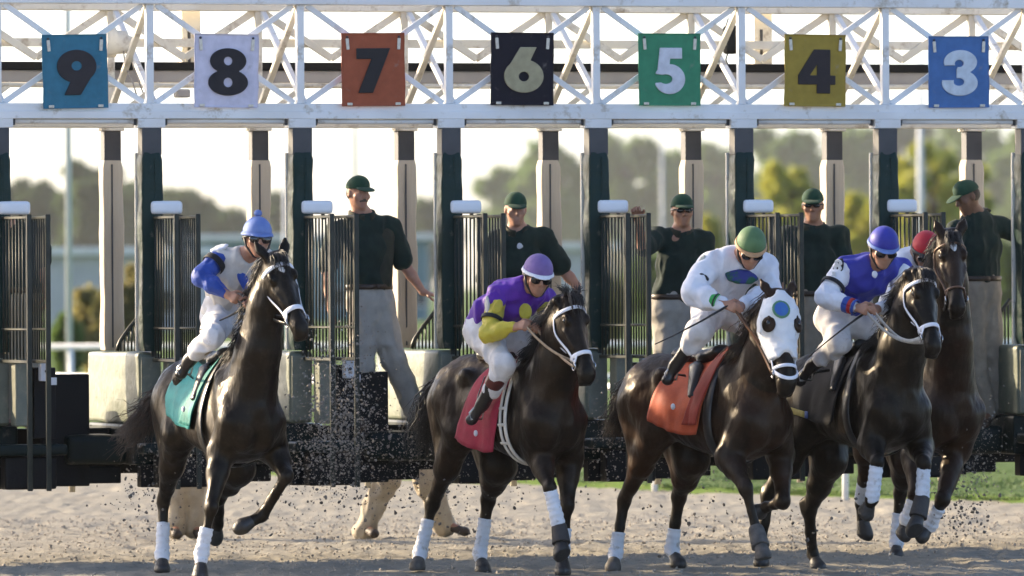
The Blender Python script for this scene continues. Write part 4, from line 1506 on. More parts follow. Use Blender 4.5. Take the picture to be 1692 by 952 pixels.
    for sg in (-1, 1):
        c, nn = ring(.485, sg * 100, .016)
        u_, v_ = hd, np.cross(nn, hd)
        pts = [c + .030 * (math.cos(t) * u_ + math.sin(t) * v_) for t in np.linspace(0, 2 * math.pi, 17)]
        link("bit_ring", tubes_mesh("bit_ring", [(pts, .005, 6)], M_STEELBIT), root)
    s_ = dict(hk=hk, root=root, hp=hp, ring=ring, Mh=Mh, poll=poll, hd=hd, hn=hn, hw=hw)
    # saddle cloth, saddle, girth
    if 'cloth' in spec:
        x0, x1, drop, cm_, tilt = spec['cloth']
        nx, na = 22, 46
        def cloth(x0, x1, drop, off, seed, m, nm):
            P = []
            for i in range(nx + 1):
                for j in range(na + 1):
                    q = (j / na * 2 - 1)
                    sg_, q = (1 if q > 0 else -1), abs(q)
                    t = i / nx
                    L = .40 + drop          # .40 m of cloth from the spine to the widest part, then it hangs
                    l_ = q * L
                    a = min(l_ / .40, 1) * 92
                    x = x0 + (x1 - x0) * t + tilt * (l_ / .40) * (-.5 + t * .12)
                    p = H.trunk_pt(x, sg_ * a, off)
                    if l_ > .40:
                        e = l_ - .40
                        p = p + np.array([0, sg_ * e * .05, -e * (1 + .15 * (t - .5))])
                    P.append(p)
            P = np.array(P)
            P[:, :] += np.array([.1, .8, .15])[None] * np.sign(P[:, 1:2]) * (np.clip((1.52 - P[:, 2]) * 3, .2, 1) * .020 * fbm(P * np.array([1.3, 1, .3]), 8, 3, seed) + .010)[:, None]
            i = np.arange(nx)[:, None] * (na + 1) + np.arange(na)[None]
            Qc = np.stack([i, i + na + 1, i + na + 2, i + 1], -1).reshape(-1, 4)
            me = np_mesh(nm, P, Qc, m)
            o = link(nm, me, root)
            so = o.modifiers.new("thickness", 'SOLIDIFY'); so.thickness = .006; so.offset = 0
            return o
        cloth(x0, x1, drop, .018, spec.get('seed', 1), cm_, "saddle_cloth")
        if 'over' in spec:
            ox0, ox1, od, om = spec['over']
            cloth(ox0, ox1, od, .034, spec.get('seed', 1) + 2, om, "pad_cloth")
    f2 = Field(.012)
    f2.chain([B(-.30, 0, 1.55), B(-.16, 0, 1.535), B(.0, 0, 1.53), B(.14, 0, 1.57)], [.05, .045, .045, .05], .05, np.array([0, 1.0, 0]), 1.9)
    for sg in (-1, 1): f2.cone(B(.02, sg * .13, 1.46), B(.10, sg * .25, 1.26), .035, .018, .04, H.vdir(1, 0, 0), 2.4)
    link("saddle", f2.mesh("saddle", M_BLKL), root)
    gx, gm = spec.get('girth', (.13, M_GIRTH))
    gi = []
    angs = np.linspace(-180, 180, 49)
    for dx in ((-.028, .028) if spec.get('girth_pair') else (0,)):
        P = [H.trunk_pt(gx + dx + .03 * math.cos(R(a)) * -1, a, .024) for a in angs]
        C = H.trunk_pt(gx, 0, 0) * .5 + H.trunk_pt(gx, 180, 0) * .5
        N_ = [p - C for p in P]
        gi.append((P, .016 if spec.get('girth_pair') else .045, 8, (N_, .012)))
    if spec.get('girth_pair'):
        for a in (-128, -108, -92, 92, 108):
            P = [H.trunk_pt(gx + dx, a, .028) for dx in (-.035, 0, .035)]
            gi.append((P, .012, 6, ([p - C for p in P], .012)))
    link("girth", tubes_mesh("girth", gi, gm), root)
    return s_


def reins(hs, H, hands, m, sag=.05, r=.011):
    """reins run from the bit rings to the rider's hands (horse space)"""
    it = []
    for sg, h in zip((-1, 1), hands):
        a, _ = hs['ring'](.485, sg * 100, .02)
        h = np.asarray(h, float)
        P = [a + (h - a) * t + np.array([0, sg * .03 * math.sin(math.pi * t), -sag * math.sin(math.pi * t)]) for t in np.linspace(0, 1, 14)]
        it.append((P, r, 8, ([(0, 1, .2)] * 14, .007)))
    link("reins", tubes_mesh("reins", it, m), hs['root'])


H1 = Horse(-2.06, 52.82, 24)
H2 = Horse(-.015, 52.85, 32)
H3 = Horse(1.39, 52.85, 38)
H4 = Horse(2.44, 53.05, 28, 3.0, .0)
H5 = Horse(2.95, 55.15, 28)
C1 = coat("coat_black_bay", (.010, .007, .0055), (.005, .004, .0035), rough=.30)
C2 = coat("coat_dark_bay", (.017, .009, .0055), (.0065, .0045, .0038))
C3 = coat("coat_bay", (.036, .0155, .0075), (.012, .007, .005))
C4 = coat("coat_seal_brown", (.010, .007, .005), (.005, .004, .0035))
C5 = coat("coat_bright_bay", (.028, .012, .0065), (.010, .006, .0045))
CL_TEAL = fabric("teal_cloth", (.030, .27, .25), .6, (.022, .20, .19))
CL_TEAL2 = fabric("teal_band", (.015, .20, .17), .6, (.012, .15, .13))
CL_PINK = fabric("pink_cloth", (.36, .022, .050), .6, (.28, .018, .04))
CL_ORANGE = fabric("orange_cloth", (.48, .080, .025), .6, (.38, .06, .022))
CL_RED = fabric("red_band", (.30, .035, .02), .6, (.24, .03, .018))
CL_BLACK = fabric("black_cloth", (.007, .0065, .008), .75, (.005, .005, .006))
CL_GREEN = fabric("green_cloth", (.02, .16, .05), .6, (.015, .12, .04))

S1 = dict(seed=11, poll=(455, 430, .83), muzzle=(500, 551, 1.14), face=16, ears=(-.15, .03, .05),
          RF=dict(el=(365, 748, .44), j=[(349, 838, .60), (333, 914, .56), (331, 952, .62)], wrap=(M_WRAP, .45, 1.6)),
          LF=dict(el=(452, 742, .44), j=[(474, 787, .66), (433, 852, .48), (402, 869, .46)], sole=(-.5, .3, -.3)),
          RH=dict(j=[(271, 828, -.76), (268, 917, -.70), (268, 940, -.63)], wrap=(M_WRAP, .40, 1.5)),
          LH=dict(st=(392, 775, -.30), j=[(362, 822, -.62), (360, 866, -.78), (356, 884, -.84)], sole=(-.9, 0, .1)),
          tail=[(252, 672, -.88), (232, 700, -.96), (208, 732, -1.0)], tail_spread=.05, tailhair=M_HAIRBR,
          star=(.105, .0, .034, .027), bridle=(M_NYLON, .032), cloth=(-.24, .27, .10, CL_TEAL, .36), over=(.16, .275, .08, CL_TEAL2), girth=(.24, M_BLKL), mane_fly=.4)
S2 = dict(seed=22, poll=(942, 499, .84), muzzle=(972, 622, 1.10), face=30, ears=(-.04, -.09, .05), tuft=1.0,
          RF=dict(el=(893, 752, .48), j=[(908, 806, .74), (926, 880, .78), (929, 912, .84)], wrap=(M_WRAP, .06, .92), boot=M_BOOT, sole=(.75, 0, -.5)),
          LF=dict(el=(940, 762, .42), j=[(937, 836, .55), (930, 908, .52), (930, 944, .58)], wrap=(M_WRAP, .5, 1.5)),
          RH=dict(j=[(714, 832, -.74), (694, 914, -.78), (690, 936, -.72)], wrap=(M_WRAP, .32, 1.75), dusty=1),
          LH=dict(st=(824, 772, -.36), j=[(806, 826, -.58), (793, 915, -.62), (798, 941, -.52)], wrap=(M_WRAP, .35, 1.55)),
          tail=[(712, 652, -.95), (704, 680, -1.0), (702, 745, -1.04)], tail_spread=.055,
          bridle=(M_NYLON, .027), cloth=(-.06, .36, .27, CL_PINK, .28), girth=(.30, M_GIRTH), girth_pair=1, mane_fly=.9)
S3 = dict(hooded=True, seed=33, head=1.14, poll=(1287, 492, .82), muzzle=(1301, 640, 1.02), face=17, ears=(-.13, -.02, .05),
          RF=dict(el=(1205, 755, .46), j=[(1232, 806, .72), (1252, 885, .80), (1261, 918, .90)], boot=M_HOOFT, dusty=1, sole=(.2, 0, -.95)),
          LF=dict(el=(1290, 752, .44), j=[(1294, 828, .62), (1266, 838, .42), (1254, 845, .36)], sole=(-.6, -.4, -.3)),
          RH=dict(j=[(1031, 828, -.76), (1017, 915, -.76), (1013, 938, -.68)], wrap=(M_WRAP, .60, 1.75), dusty=1),
          LH=dict(st=(1142, 760, -.36), j=[(1121, 822, -.60), (1110, 908, -.66), (1120, 932, -.56)], wrap=(M_WRAP, .60, 1.6)),
          tail=[(1034, 640, -.94), (1022, 680, -1.0), (1012, 722, -1.02)], tail_spread=.04, tailhair=M_HAIRBR, hair=M_HAIRBR,
          cloth=(-.16, .34, .16, CL_ORANGE, .30), over=(.24, .345, .10, CL_RED), girth=(.28, M_BLKL), mane_fly=.6)
S4 = dict(seed=44, poll=(1522, 455, .84), muzzle=(1545, 584, 1.12), face=24, ears=(-.03, -.10, .05),
          RF=dict(el=(1440, 735, .50), j=[(1449, 764, .72), (1441, 824, .70), (1431, 845, .62)], wrap=(M_WRAP, .08, .98), sole=(-.6, 0, -.5)),
          LF=dict(el=(1520, 740, .48), j=[(1527, 766, .78), (1523, 832, .80), (1512, 872, .84)], wrap=(M_WRAP, .08, .95), boot=M_BOOT, sole=(.75, -.2, -.4)),
          RH=dict(j=[(1268, 820, -.70), (1258, 905, -.72), (1258, 930, -.66)]),
          LH=dict(st=(1372, 760, -.38), j=[(1337, 842, -.66), (1343, 916, -.74), (1351, 938, -.66)]),
          tail=[(1290, 640, -.95), (1282, 690, -1.0), (1280, 740, -1.0)],
          bridle=(M_NYLON, .027), cloth=(-.34, .26, .13, CL_BLACK, .30), girth=(.28, M_BLKL), mane_fly=.8, mane_side=-1)
S5 = dict(seed=55, poll=(1570, 392, .86), muzzle=(1582, 503, 1.06), face=9, ears=(-.14, .02, .055), hair=M_HAIRB,
          RF=dict(el=(1512, 752, .46), j=[(1513, 815, .62), (1498, 858, .50), (1493, 880, .46)], wrap=(M_WRAP, .1, 1.3), sole=(-.6, 0, -.5)),
          LF=dict(el=(1580, 745, .46), j=[(1558, 826, .66), (1537, 868, .52), (1524, 884, .50)], wrap=(M_WRAP, .30, 1.3), sole=(-.6, -.2, -.4)),
          RH=dict(j=[(1428, 792, -.62), (1422, 832, -.84), (1428, 880, -.86)], wrap=(M_WRAP, .15, .8), sole=(-.5, 0, -.6)),
          LH=dict(st=(1500, 760, -.36), j=[(1487, 815, -.58), (1481, 898, -.60), (1481, 918, -.52)], wrap=(M_WRAP, .4, 1.2)),
          tail=[(1480, 640, -.95), (1475, 690, -1.0), (1474, 740, -1.0)], star=(.10, .0, .036, .030),
          bridle=(M_LEATHER, .014), cloth=(-.20, .24, .12, CL_GREEN, .2), girth=(.28, M_BLKL), mane_fly=.3)
HB1 = build_horse("horse", "near black horse with white star, white bridle and teal saddle cloth", H1, S1, C1)
HB2 = build_horse("horse", "dark bay horse with white bridle, tufted forelock and pink saddle cloth", H2, S2, C2)
HB3 = build_horse("horse", "bay horse in a white blinker hood with a blue disc and orange saddle cloth", H3, S3, C3)
HB4 = build_horse("horse", "dark brown horse with pale bridle and black saddle cloth, both forelegs lifted", H4, S4, C4)
HB5 = build_horse("horse", "bay horse with white star and thin brown bridle, half hidden behind the dark brown one", H5, S5, C5)

# the blinker hood of the third horse
def hood(hs):
    hp, Mh = hs['hp'], hs['Mh']
    fd = Field(.008)
    k_ = hs['hk']; st = [(a * k_, b * k_ + .014, c * k_ - .013, d * k_ + .014 + .016 * min(1, max(0, a / .1)), e * .6) for a, b, c, d, e in HEADST if a <= .45]
    st = [(a, b, c * (.55 + .45 * min(1, a / .3)) if a > .05 else c, d, e) for a, b, c, d, e in st]
    fd.loft(hs['poll'], hs['hd'], hs['hn'], st, .02)
    for sg in (-1, 1):
        fd.ell(hp(-.03, .02, sg * .068), (.05, .07, .045), Mh, .008, sub=True)
    fd.ell(hp(.42, .09, 0), (.075, .10, .082), Mh, .01, sub=True)
    fd.cut(hp(.395, 0, 0), hs['hd'])
    fd.cut(hp(-.035, 0, 0), -hs['hd'])
    m = fabric("hood_white", (.76, .76, .76), .7, (.68, .68, .69))
    o = link("blinker_hood", fd.mesh("blinker_hood", m, warp=cloth_warp(.003, 14, 4, (1, 1, 1))), hs['root'])
    for nm, r, mm, off in (("disc", .068, fabric("hood_green", (.10, .24, .13), .7), .0), ("disc_centre", .056, fabric("hood_blue", (.045, .11, .42), .7, (.05, .16, .40)), .0025), ):
        f2 = Field(.005); f2.ell(hp(.105, .082 + off, .022), (r, .011, r), Mh, .01)
        link(nm, f2.mesh(nm, mm), o)
    for sg in (-1, 1):                                                  # the eye openings, with the hair and the eye showing in them
        nn = unit(hs['hn'] * .75 + hs['hw'] * sg * .66); uu = hs['hd']; rr = np.cross(uu, nn)
        c = hp(.185, .034, sg * .094)
        f4 = Field(.006); f4.ell(c, (.062, .014, .054), np.stack([uu, nn, rr]), .01)
        link("eye_opening", f4.mesh("eye_opening", C3), o)
        f5 = Field(.005); f5.ell(c + nn * .008 - uu * .006, (.021, .014, .018), np.stack([uu, nn, rr]), .01)
        link("eye", f5.mesh("eye", M_EYE), hs['root'])
    f3 = Field(.006)
    f3.ell(hp(.19, .030, .150), (.066, .050, .016), Mh, .01); f3.ell(hp(.185, .045, .140), (.056, .05, .018), Mh, .006, sub=True)
    link("blinker_cup", f3.mesh("blinker_cup", m), o)
    rg = hs['ring']
    its = []
    for path in ([(.455, a, .014) for a in np.linspace(-180, 180, 33)], [(.47 + .07 * math.cos(R(a)), a, .012) for a in np.linspace(-110, 110, 21)]):
        pn = [rg(*q) for q in path]
        its.append(([q[0] for q in pn], .013, 8, ([q[1] for q in pn], .010)))
    for sg in (-1, 1):
        pn = [rg(s_, sg * 95, .014) for s_ in (.38, .42, .455, .485)]
        its.append(([q[0] for q in pn], .011, 8, ([q[1] for q in pn], .009)))
    link("bridle", tubes_mesh("bridle", its, M_NYLON), hs['root'])


hood(HB3)
# the sponsor strip on the black cloth
M_YEL = mat("yellow_strip", (.42, .36, .10), .7, (.34, .28, .07), 30)
def strip(H, hs, x0, x1, l, h, m, nm, off=.03):
    a = H.trunk_pt(x0, -92, off); b = H.trunk_pt(x1, -92, off)
    a[2] -= l; b[2] -= l; a[0] -= .17; b[0] -= .17
    P = [a + (b - a) * t for t in np.linspace(0, 1, 8)]
    link(nm, tubes_mesh(nm, [(P, h / 2, 8, ([(0, -1, 0)] * 8, .006))], m), hs['root'])

# small maker's marks sewn on the cloths
M_MARKW = fabric("mark_white", (.66, .66, .70), .7); M_MARKB = fabric("mark_blue", (.06, .12, .36), .7)
def mark(H, hs, px, py, ly, w, h, m, nm="cloth_mark"):
    p = H.aty(px, py, ly)
    f2 = Field(.006); f2.ell(p, (w, .012, h), None, .01)
    return link(nm, f2.mesh(nm, m), hs['root'])


strip(H4, HB4, -.26, -.03, .075, .045, M_YEL, "yellow_strip", .062)
strip(H4, HB4, -.025, .012, .075, .05, M_MARKB, "blue_strip", .062)

for H_, hs_, q in ((H2, HB2, (786, 716)), (H3, HB3, (1112, 672)), (H1, HB1, (303, 676))):
    mark(H_, hs_, q[0], q[1], -.335, .022, .024, M_MARKW)

# ------------------------------------------------------------------ people
def skin(name, base, base2):
    return mat(name, base, .5, base2, 22, bump=.25, bscale=120, spec=.4, dist=.02)


SK_TAN = skin("skin_tanned", (.40, .21, .13), (.33, .155, .095))
SK_FAIR = skin("skin_ruddy", (.47, .26, .18), (.40, .20, .14))
SK_BROWN = skin("skin_brown", (.22, .115, .07), (.17, .085, .05))
SK_DARK = skin("skin_dark", (.075, .042, .028), (.055, .03, .02))
M_LENS = mat("dark_lens", (.010, .010, .012), .06, (.008, .008, .010), 10, spec=.8)
M_STRAPB = mat("black_strap", (.018, .018, .02), .5, (.012, .012, .013), 20)
M_HAIRD = mat("dark_brown_hair", (.035, .022, .014), .6, (.020, .013, .009), 60)
M_CAPG = fabric("cap_green", (.022, .070, .042), .8, (.016, .052, .032))
M_EMB = mat("cap_embroidery", (.42, .44, .40), .7, (.34, .36, .32), 60)
M_POLO = fabric("polo_dark_green", (.012, .030, .025), .8, (.008, .021, .018))
M_VEST = fabric("vest_dark", (.040, .044, .030), .75, (.028, .031, .022))
M_KHAKI = fabric("khaki_trousers", (.42, .36, .27), .85, (.34, .29, .22))
M_STONE = fabric("stone_trousers", (.46, .43, .38), .85, (.38, .355, .315))
M_TAUPE = fabric("taupe_trousers", (.33, .28, .215), .85, (.26, .22, .17))
M_BELT = mat("leather_belt", (.05, .03, .018), .45, (.035, .02, .012), 20)
M_SHOE = mat("work_boot", (.05, .033, .022), .6, (.035, .023, .016), 18, .4, 50)
M_TEE = fabric("white_undershirt", (.72, .73, .75), .8, (.64, .65, .67))
M_BREECH = fabric("white_breeches", (.70, .68, .68), .75, (.58, .56, .55), dirt=((.40, .36, .30), 7, .1))
M_RBOOT = mat("riding_boot", (.016, .014, .014), .28, (.010, .009, .009), 15, .2, 60)
M_TOPS = mat("boot_top", (.28, .22, .16), .5, (.22, .17, .12), 20)
M_TOPR = mat("boot_maroon", (.10, .016, .014), .4, (.07, .012, .010), 20)
M_STIR = mat("stirrup_steel", (.5, .5, .5), .3, (.4, .4, .4), 20, metal=1.0)
M_WHIP = mat("whip_black", (.015, .014, .014), .45, (.010, .010, .010), 20)


def frame3(f, u):
    f = unit(f); u = unit(vec(u) - vec(u).dot(f) * f); r = np.cross(f, u)      # r = person's right
    return f, u, r


def add_head(fd, c, f, u, r, hs=1.0, jaw=1.0):
    P = lambda a, b, d: c + hs * (f * a + u * b + r * d)
    M = np.stack([r, f, u])
    fd.ell(P(-.012, .020, 0), (.074 * hs, .094 * hs, .098 * hs), M, .02)
    fd.ell(P(.025, -.045, 0), (.058 * hs * jaw, .066 * hs, .072 * hs), M, .03)
    fd.ell(P(.062, -.098, 0), (.024 * hs * jaw, .020 * hs, .020 * hs), M, .03)          # chin
    fd.cone(P(.078, .022, -.03), P(.078, .022, .03), .014, .014, .02)                   # brow ridge
    fd.cone(P(.086, .012, 0), P(.110, -.026, 0), .009, .013, .010)                      # nose
    for s in (-1, 1):
        fd.ell(P(.100, -.030, s * .012), .009, None, .008)
        fd.ell(P(.088, .004, s * .031), (.017, .014, .012), M, .010, sub=True)          # socket
        fd.ell(P(.078, .004, s * .031), .0125, None, .004)                              # eyeball under its lids
        fd.ell(P(.060, -.022, s * .048), (.022, .022, .02), M, .02)                     # cheekbone
        fd.ell(P(-.008, .000, s * .078), (.010, .022, .032), M, .008)                   # ear
        fd.ell(P(-.004, .002, s * .088), (.006, .010, .016), M, .004, sub=True)
    fd.cone(P(.086, -.060, -.018), P(.086, -.060, .018), .007, .007, .006)              # lips
    fd.cone(P(.083, -.070, -.015), P(.083, -.070, .015), .007, .007, .006)
    fd.cone(P(.100, -.0655, -.022), P(.100, -.0655, .022), .003, .003, .002, sub=True)
    return P, M


def add_hand(fd, wr, d, n, thumb, curl=.5, s=1.0):
    """five unequal fingers: d towards the knuckles, n = way the palm faces, thumb = side of the thumb"""
    d = unit(d); n = unit(vec(n) - vec(n).dot(d) * d); t = unit(vec(thumb) - vec(thumb).dot(d) * d - vec(thumb).dot(n) * n)
    wr = vec(wr)
    fd.cone(wr, wr + d * .02 * s, .026 * s, .026 * s, .015, t, 1.15)
    K = []
    for i, (o, L) in enumerate(((.030, .074), (.010, .082), (-.010, .076), (-.029, .060))):
        k = wr + d * (.092 - .004 * abs(i - 1)) * s + t * o * s
        fd.cone(wr + d * .015 * s + t * o * .55 * s, k, .0145 * s, .0125 * s, .010)
        a, p, dirn = 0, k, d
        for j, (fr, cu) in enumerate(((.46, .85), (.31, 1.15), (.23, .7))):
            a += curl * cu * (1 + .08 * i)
            dirn = d * math.cos(a) + n * math.sin(a)
            q = p + dirn * L * fr * s
            fd.cone(p, q, (.0098 - .0008 * j) * s, (.0092 - .0010 * j) * s, .003)
            p = q
    tb = wr + d * .030 * s + t * .026 * s
    t1 = tb + unit(d * .62 + t * .70 + n * .30) * .045 * s
    t2 = t1 + unit(d * .85 + t * .15 + n * (.30 + curl * .5)) * .032 * s
    t3 = t2 + unit(d * .80 - t * .15 * curl + n * (.30 + curl * .6)) * .026 * s
    fd.cone(tb - t * .008 * s, t1, .0155 * s, .0125 * s, .008); fd.cone(t1, t2, .0115 * s, .0105 * s, .004); fd.cone(t2, t3, .0105 * s, .0085 * s, .003)


def build_person(label, J, base, kit, group=None, heading=None):
    """J: joints in world space. kit: what is worn"""
    b = vec(base)
    J = {k: vec(v) - b for k, v in J.items() if k not in ('face', 'up', 'hands')} | {k: v for k, v in J.items() if k in ('face', 'up', 'hands')}
    root = empty("person", base)
    tag(root, label, "person", group)
    f, u, r = frame3(J['face'], J.get('up', (0, 0, 1)))
    S = unit(J['shL'] - J['shR']); HS = unit(J['hipL'] - J['hipR'])
    fd = Field(.0085)
    P, M = add_head(fd, J['head'], f, u, r, kit.get('hs', 1.0), kit.get('jaw', 1.0))
    fd.cone(J['neck'], J['head'] - u * .05 - f * .015, .060, .054, .025)
    fd.cone(J['pelvis'], J['waist'], .095, .086, .05, HS, 1.4); fd.cone(J['waist'], J['chest'], .086, .096, .05, S, 1.42)
    fd.cone(J['chest'], J['neck'], .086, .056, .05, S, 1.45)
    for s in 'LR':
        fd.cone(J['neck'] * .75 + J['chest'] * .25, J['sh' + s], .062, .056, .05)
        fd.cone(J['sh' + s], J['el' + s], .052, .042, .03)
        m_ = J['el' + s] + (J['wr' + s] - J['el' + s]) * .35
        fd.cone(J['el' + s], m_, .043, .042, .02); fd.cone(m_, J['wr' + s], .042, .027, .02)
        fd.cone(J['pelvis'] * .5 + J['hip' + s] * .5, J['kn' + s], .092, .056, .05)
        m_ = J['kn' + s] + (J['an' + s] - J['kn' + s]) * .35
        fd.cone(J['kn' + s], m_, .054, .056, .03); fd.cone(m_, J['an' + s], .056, .036, .03)
        fd.cone(J['an' + s], J['to' + s], .036, .028, .02)
    for s in 'LR':
        h = J['hands'].get(s)
        if h: add_hand(fd, J['wr' + s], *h)
    V, Q = fd.arrays(1)
    link("body", np_mesh("body", V, Q, kit['skin']), root)

    def worn(nm, fld, m, seed, amp=.006, sc=9.0, st=(1, 1, .5)):
        return link(nm, fld.mesh(nm, m, (0, 0, 0), 1, cloth_warp(amp, sc, seed, st)), root)
    sd = kit.get('seed', 1)
    # upper garment
    top = Field(.010)
    g = kit.get('bulk', .02)
    top.cone(J['pelvis'] + (J['waist'] - J['pelvis']) * kit.get('hem', .5), J['waist'], .108 + g, .102 + g, .05, HS * .5 + S * .5, 1.38)
    top.cone(J['waist'], J['chest'], .100 + g, .116 + g, .05, S, 1.42)
    top.cone(J['chest'], J['neck'] - u * .0 - (J['neck'] - J['chest']) * .12, .104 + g, .068 + g * .4, .05, S, 1.5)
    for s in 'LR': top.cone(J['neck'] * .72 + J['chest'] * .28, J['sh' + s], .066 + g * .5, .060 + g * .6, .05)
    sl_end = kit.get('sleeve', 1.0)
    def sleeves(fl, a0=0.0):
        for s in 'LR':
            A, E, W_ = J['sh' + s], J['el' + s], J['wr' + s]
            g2 = kit.get('sleeve_bulk', g * .8)
            if sl_end < 1.0:
                e = A + (E - A) * sl_end
                fl.cone(A + (E - A) * a0, e, .056 + g2, .050 + g2 * 1.25, .04)
            else:
                fl.cone(A + (E - A) * a0, E, .055 + g2, .046 + g2, .03)
                e = E + (W_ - E) * (sl_end - 1.0)
                m_ = E + (W_ - E) * .45
                fl.cone(E, m_, .046 + g2, .044 + g2 * .9, .03); fl.cone(m_, e, .044 + g2 * .9, .033 + g2 * .25, .03)
    if kit.get('sleeve_mat'):
        sf = Field(.010); sleeves(sf, .12); worn("sleeve", sf, kit['sleeve_mat'], sd + 3, .007, 12, (1, 1, 1))
    else:
        sleeves(top)
    # neck opening
    nk_ = kit.get('neck_r', 1.0)
    top.ell(J['neck'] + (J['neck'] - J['chest']) * .25 + f * .03, (.062 * nk_, .062 * nk_, .075), None, .012, sub=True)
    worn(kit.get('top_name', 'shirt'), top, kit['top'], sd, kit.get('top_amp', .007), kit.get('top_scale', 8.0))
    if kit.get('collar'):
        cf = [J['neck'] + (J['neck'] - J['chest']) * .02 + (math.cos(t) * f * .090 + math.sin(t) * S * .096) + np.array([0, 0, .002 - .035 * max(0, math.cos(t))]) for t in np.linspace(.28, 2 * math.pi - .28, 20)]
        link("collar", tubes_mesh("collar", [(cf, .030, 8, ([q - J['neck'] for q in cf], .012))], kit['collar']), root)
    if kit.get('tee'):
        tf = Field(.007); tf.ell(J['neck'] + (J['chest'] - J['neck']) * .45 + f * .075, (.038, .03, .06), None, .01)
        worn("undershirt", tf, kit['tee'], sd, .002)
    # trousers
    tr = Field(.010)
    lg = kit.get('leg', .03)
    tr.cone(J['pelvis'], J['pelvis'] + (J['waist'] - J['pelvis']) * kit.get('rise', .62), .112 + .012, .106 + .012, .04, HS, 1.42)
    for s in 'LR':
        hp_ = J['pelvis'] * .45 + J['hip' + s] * .55
        tr.cone(hp_, J['kn' + s], .098 + lg * .6, .056 + lg, .05)
        e = J['kn' + s] + (J['an' + s] - J['kn' + s]) * kit.get('leg_end', .95)
        tr.cone(J['kn' + s], e, .056 + lg, kit.get('cuff', .044 + lg), .03)
    worn(kit.get('leg_name', 'trousers'), tr, kit['legs'], sd + 5, kit.get('leg_amp', .008), 8)
    if kit.get('belt'):
        c = J['pelvis'] + (J['waist'] - J['pelvis']) * .60
        fx = unit(np.cross(HS, unit(J['waist'] - J['pelvis'])))
        pts = [c + math.cos(t) * fx * .137 + math.sin(t) * HS * .186 for t in np.linspace(0, 2 * math.pi, 33)]
        link("belt", tubes_mesh("belt", [(pts, .020, 8, ([p - c for p in pts], .012))], kit['belt']), root)
    # shoes / boots
    for s in 'LR':
        bf = Field(.008)
        A, T_, K_ = J['an' + s], J['to' + s], J['kn' + s]
        bh = kit.get('boot', .15)
        st = A + (K_ - A) * bh
        fw = unit(T_ - A)
        bf.cone(A, st, .046, kit.get('boot_r', .052), .03)
        bf.cone(A + (A - K_) * .06 - fw * .03, T_, .040, .034, .03)
        bf.ell(T_, (.042, .042, .034), None, .02)
        bt = link("boot", bf.mesh("boot", kit.get('boots', M_SHOE)), root)
        if kit.get('boot_top'):
            tf = Field(.008); q = st + (A - st) * .26
            tf.cone(q, st + (K_ - st) * .05, kit['boot_r'] + .004, kit['boot_r'] + .008, .02); tf.cut(q, A - K_)
            link("boot_top", tf.mesh("boot_top", kit['boot_top']), root)
    ctx = dict(root=root, P=P, M=M, J=J, f=f, u=u, r=r, S=S, HS=HS, worn=worn, base=b)
    return ctx


def add_cap(c, m=M_CAPG, brim_turn=0.0):
    P, M, f, u, r = c['P'], c['M'], c['f'], c['u'], c['r']
    fd = Field(.007)
    fd.ell(P(-.012, .040, 0), (.086, .106, .092), M, .01)
    fd.ell(P(.02, .075, 0), (.070, .07, .060), M, .03)
    fd.cut(P(0, .036, 0), -u)
    fd.ell(P(-.012, .018, 0), (.077, .097, .080), M, .004, sub=True)
    link("cap", fd.mesh("cap", m, smooth=1), c['root'])
    fb = Field(.006)
    fb.ell(P(.105, .036, 0), (.074, .078, .012), np.stack([r, unit(f - u * .22), unit(u + f * .22)]), .01)
    fb.cut(P(.06, 0, 0), -f)
    br = link("cap_brim", fb.mesh("cap_brim", m), c['root'])
    lg = Field(.005); 
    for k, (w, h) in enumerate(((-.022, .078), (0, .084), (.022, .078), (-.01, .070), (.012, .071))):
        lg.ell(P(.086 - .3 * abs(w) - .25 * (h - .078), h, w), (.011, .010, .006), M, .004)
    link("cap_badge", lg.mesh("cap_badge", M_EMB), c['root'])
    hf = Field(.007)
    hf.ell(P(-.022, .005, 0), (.080, .092, .072), M, .01); hf.cut(P(.02, 0, 0), f); hf.cut(P(0, -.055, 0), -u); hf.cut(P(0, .045, 0), u)
    link("hair", hf.mesh("hair", c.get('hair', M_HAIRD)), c['root'])


def add_shades(c, big=False, m=M_LENS):
    P, M, f, u, r = c['P'], c['M'], c['f'], c['u'], c['r']
    fd = Field(.0055)
    for s in (-1, 1): fd.ell(P(.092, .006 if not big else -.002, s * .034), (.030 if not big else .042, .015, .019 if not big else .031), M, .012)
    fd.cone(P(.098, .010, -.02), P(.098, .010, .02), .008, .008, .006)
    link("sunglasses" if not big else "goggles", fd.mesh("sunglasses", m), c['root'])
    its = []
    for s in (-1, 1): its.append(([P(.085, .012, s * .062), P(.05, .014, s * .076), P(-.02, .012, s * .084)], .005, 6))
    if big:
        pts = [P(-.012 + .112 * math.cos(t), .012 + .01 * math.cos(t), .094 * math.sin(t)) for t in np.linspace(.6, 2 * math.pi - .6, 24)]
        its = [(pts, .011, 6, ([p - c['J']['head'] for p in pts], .006))]
    link("eyewear_strap", tubes_mesh("strap", its, M_STRAPB), c['root'])


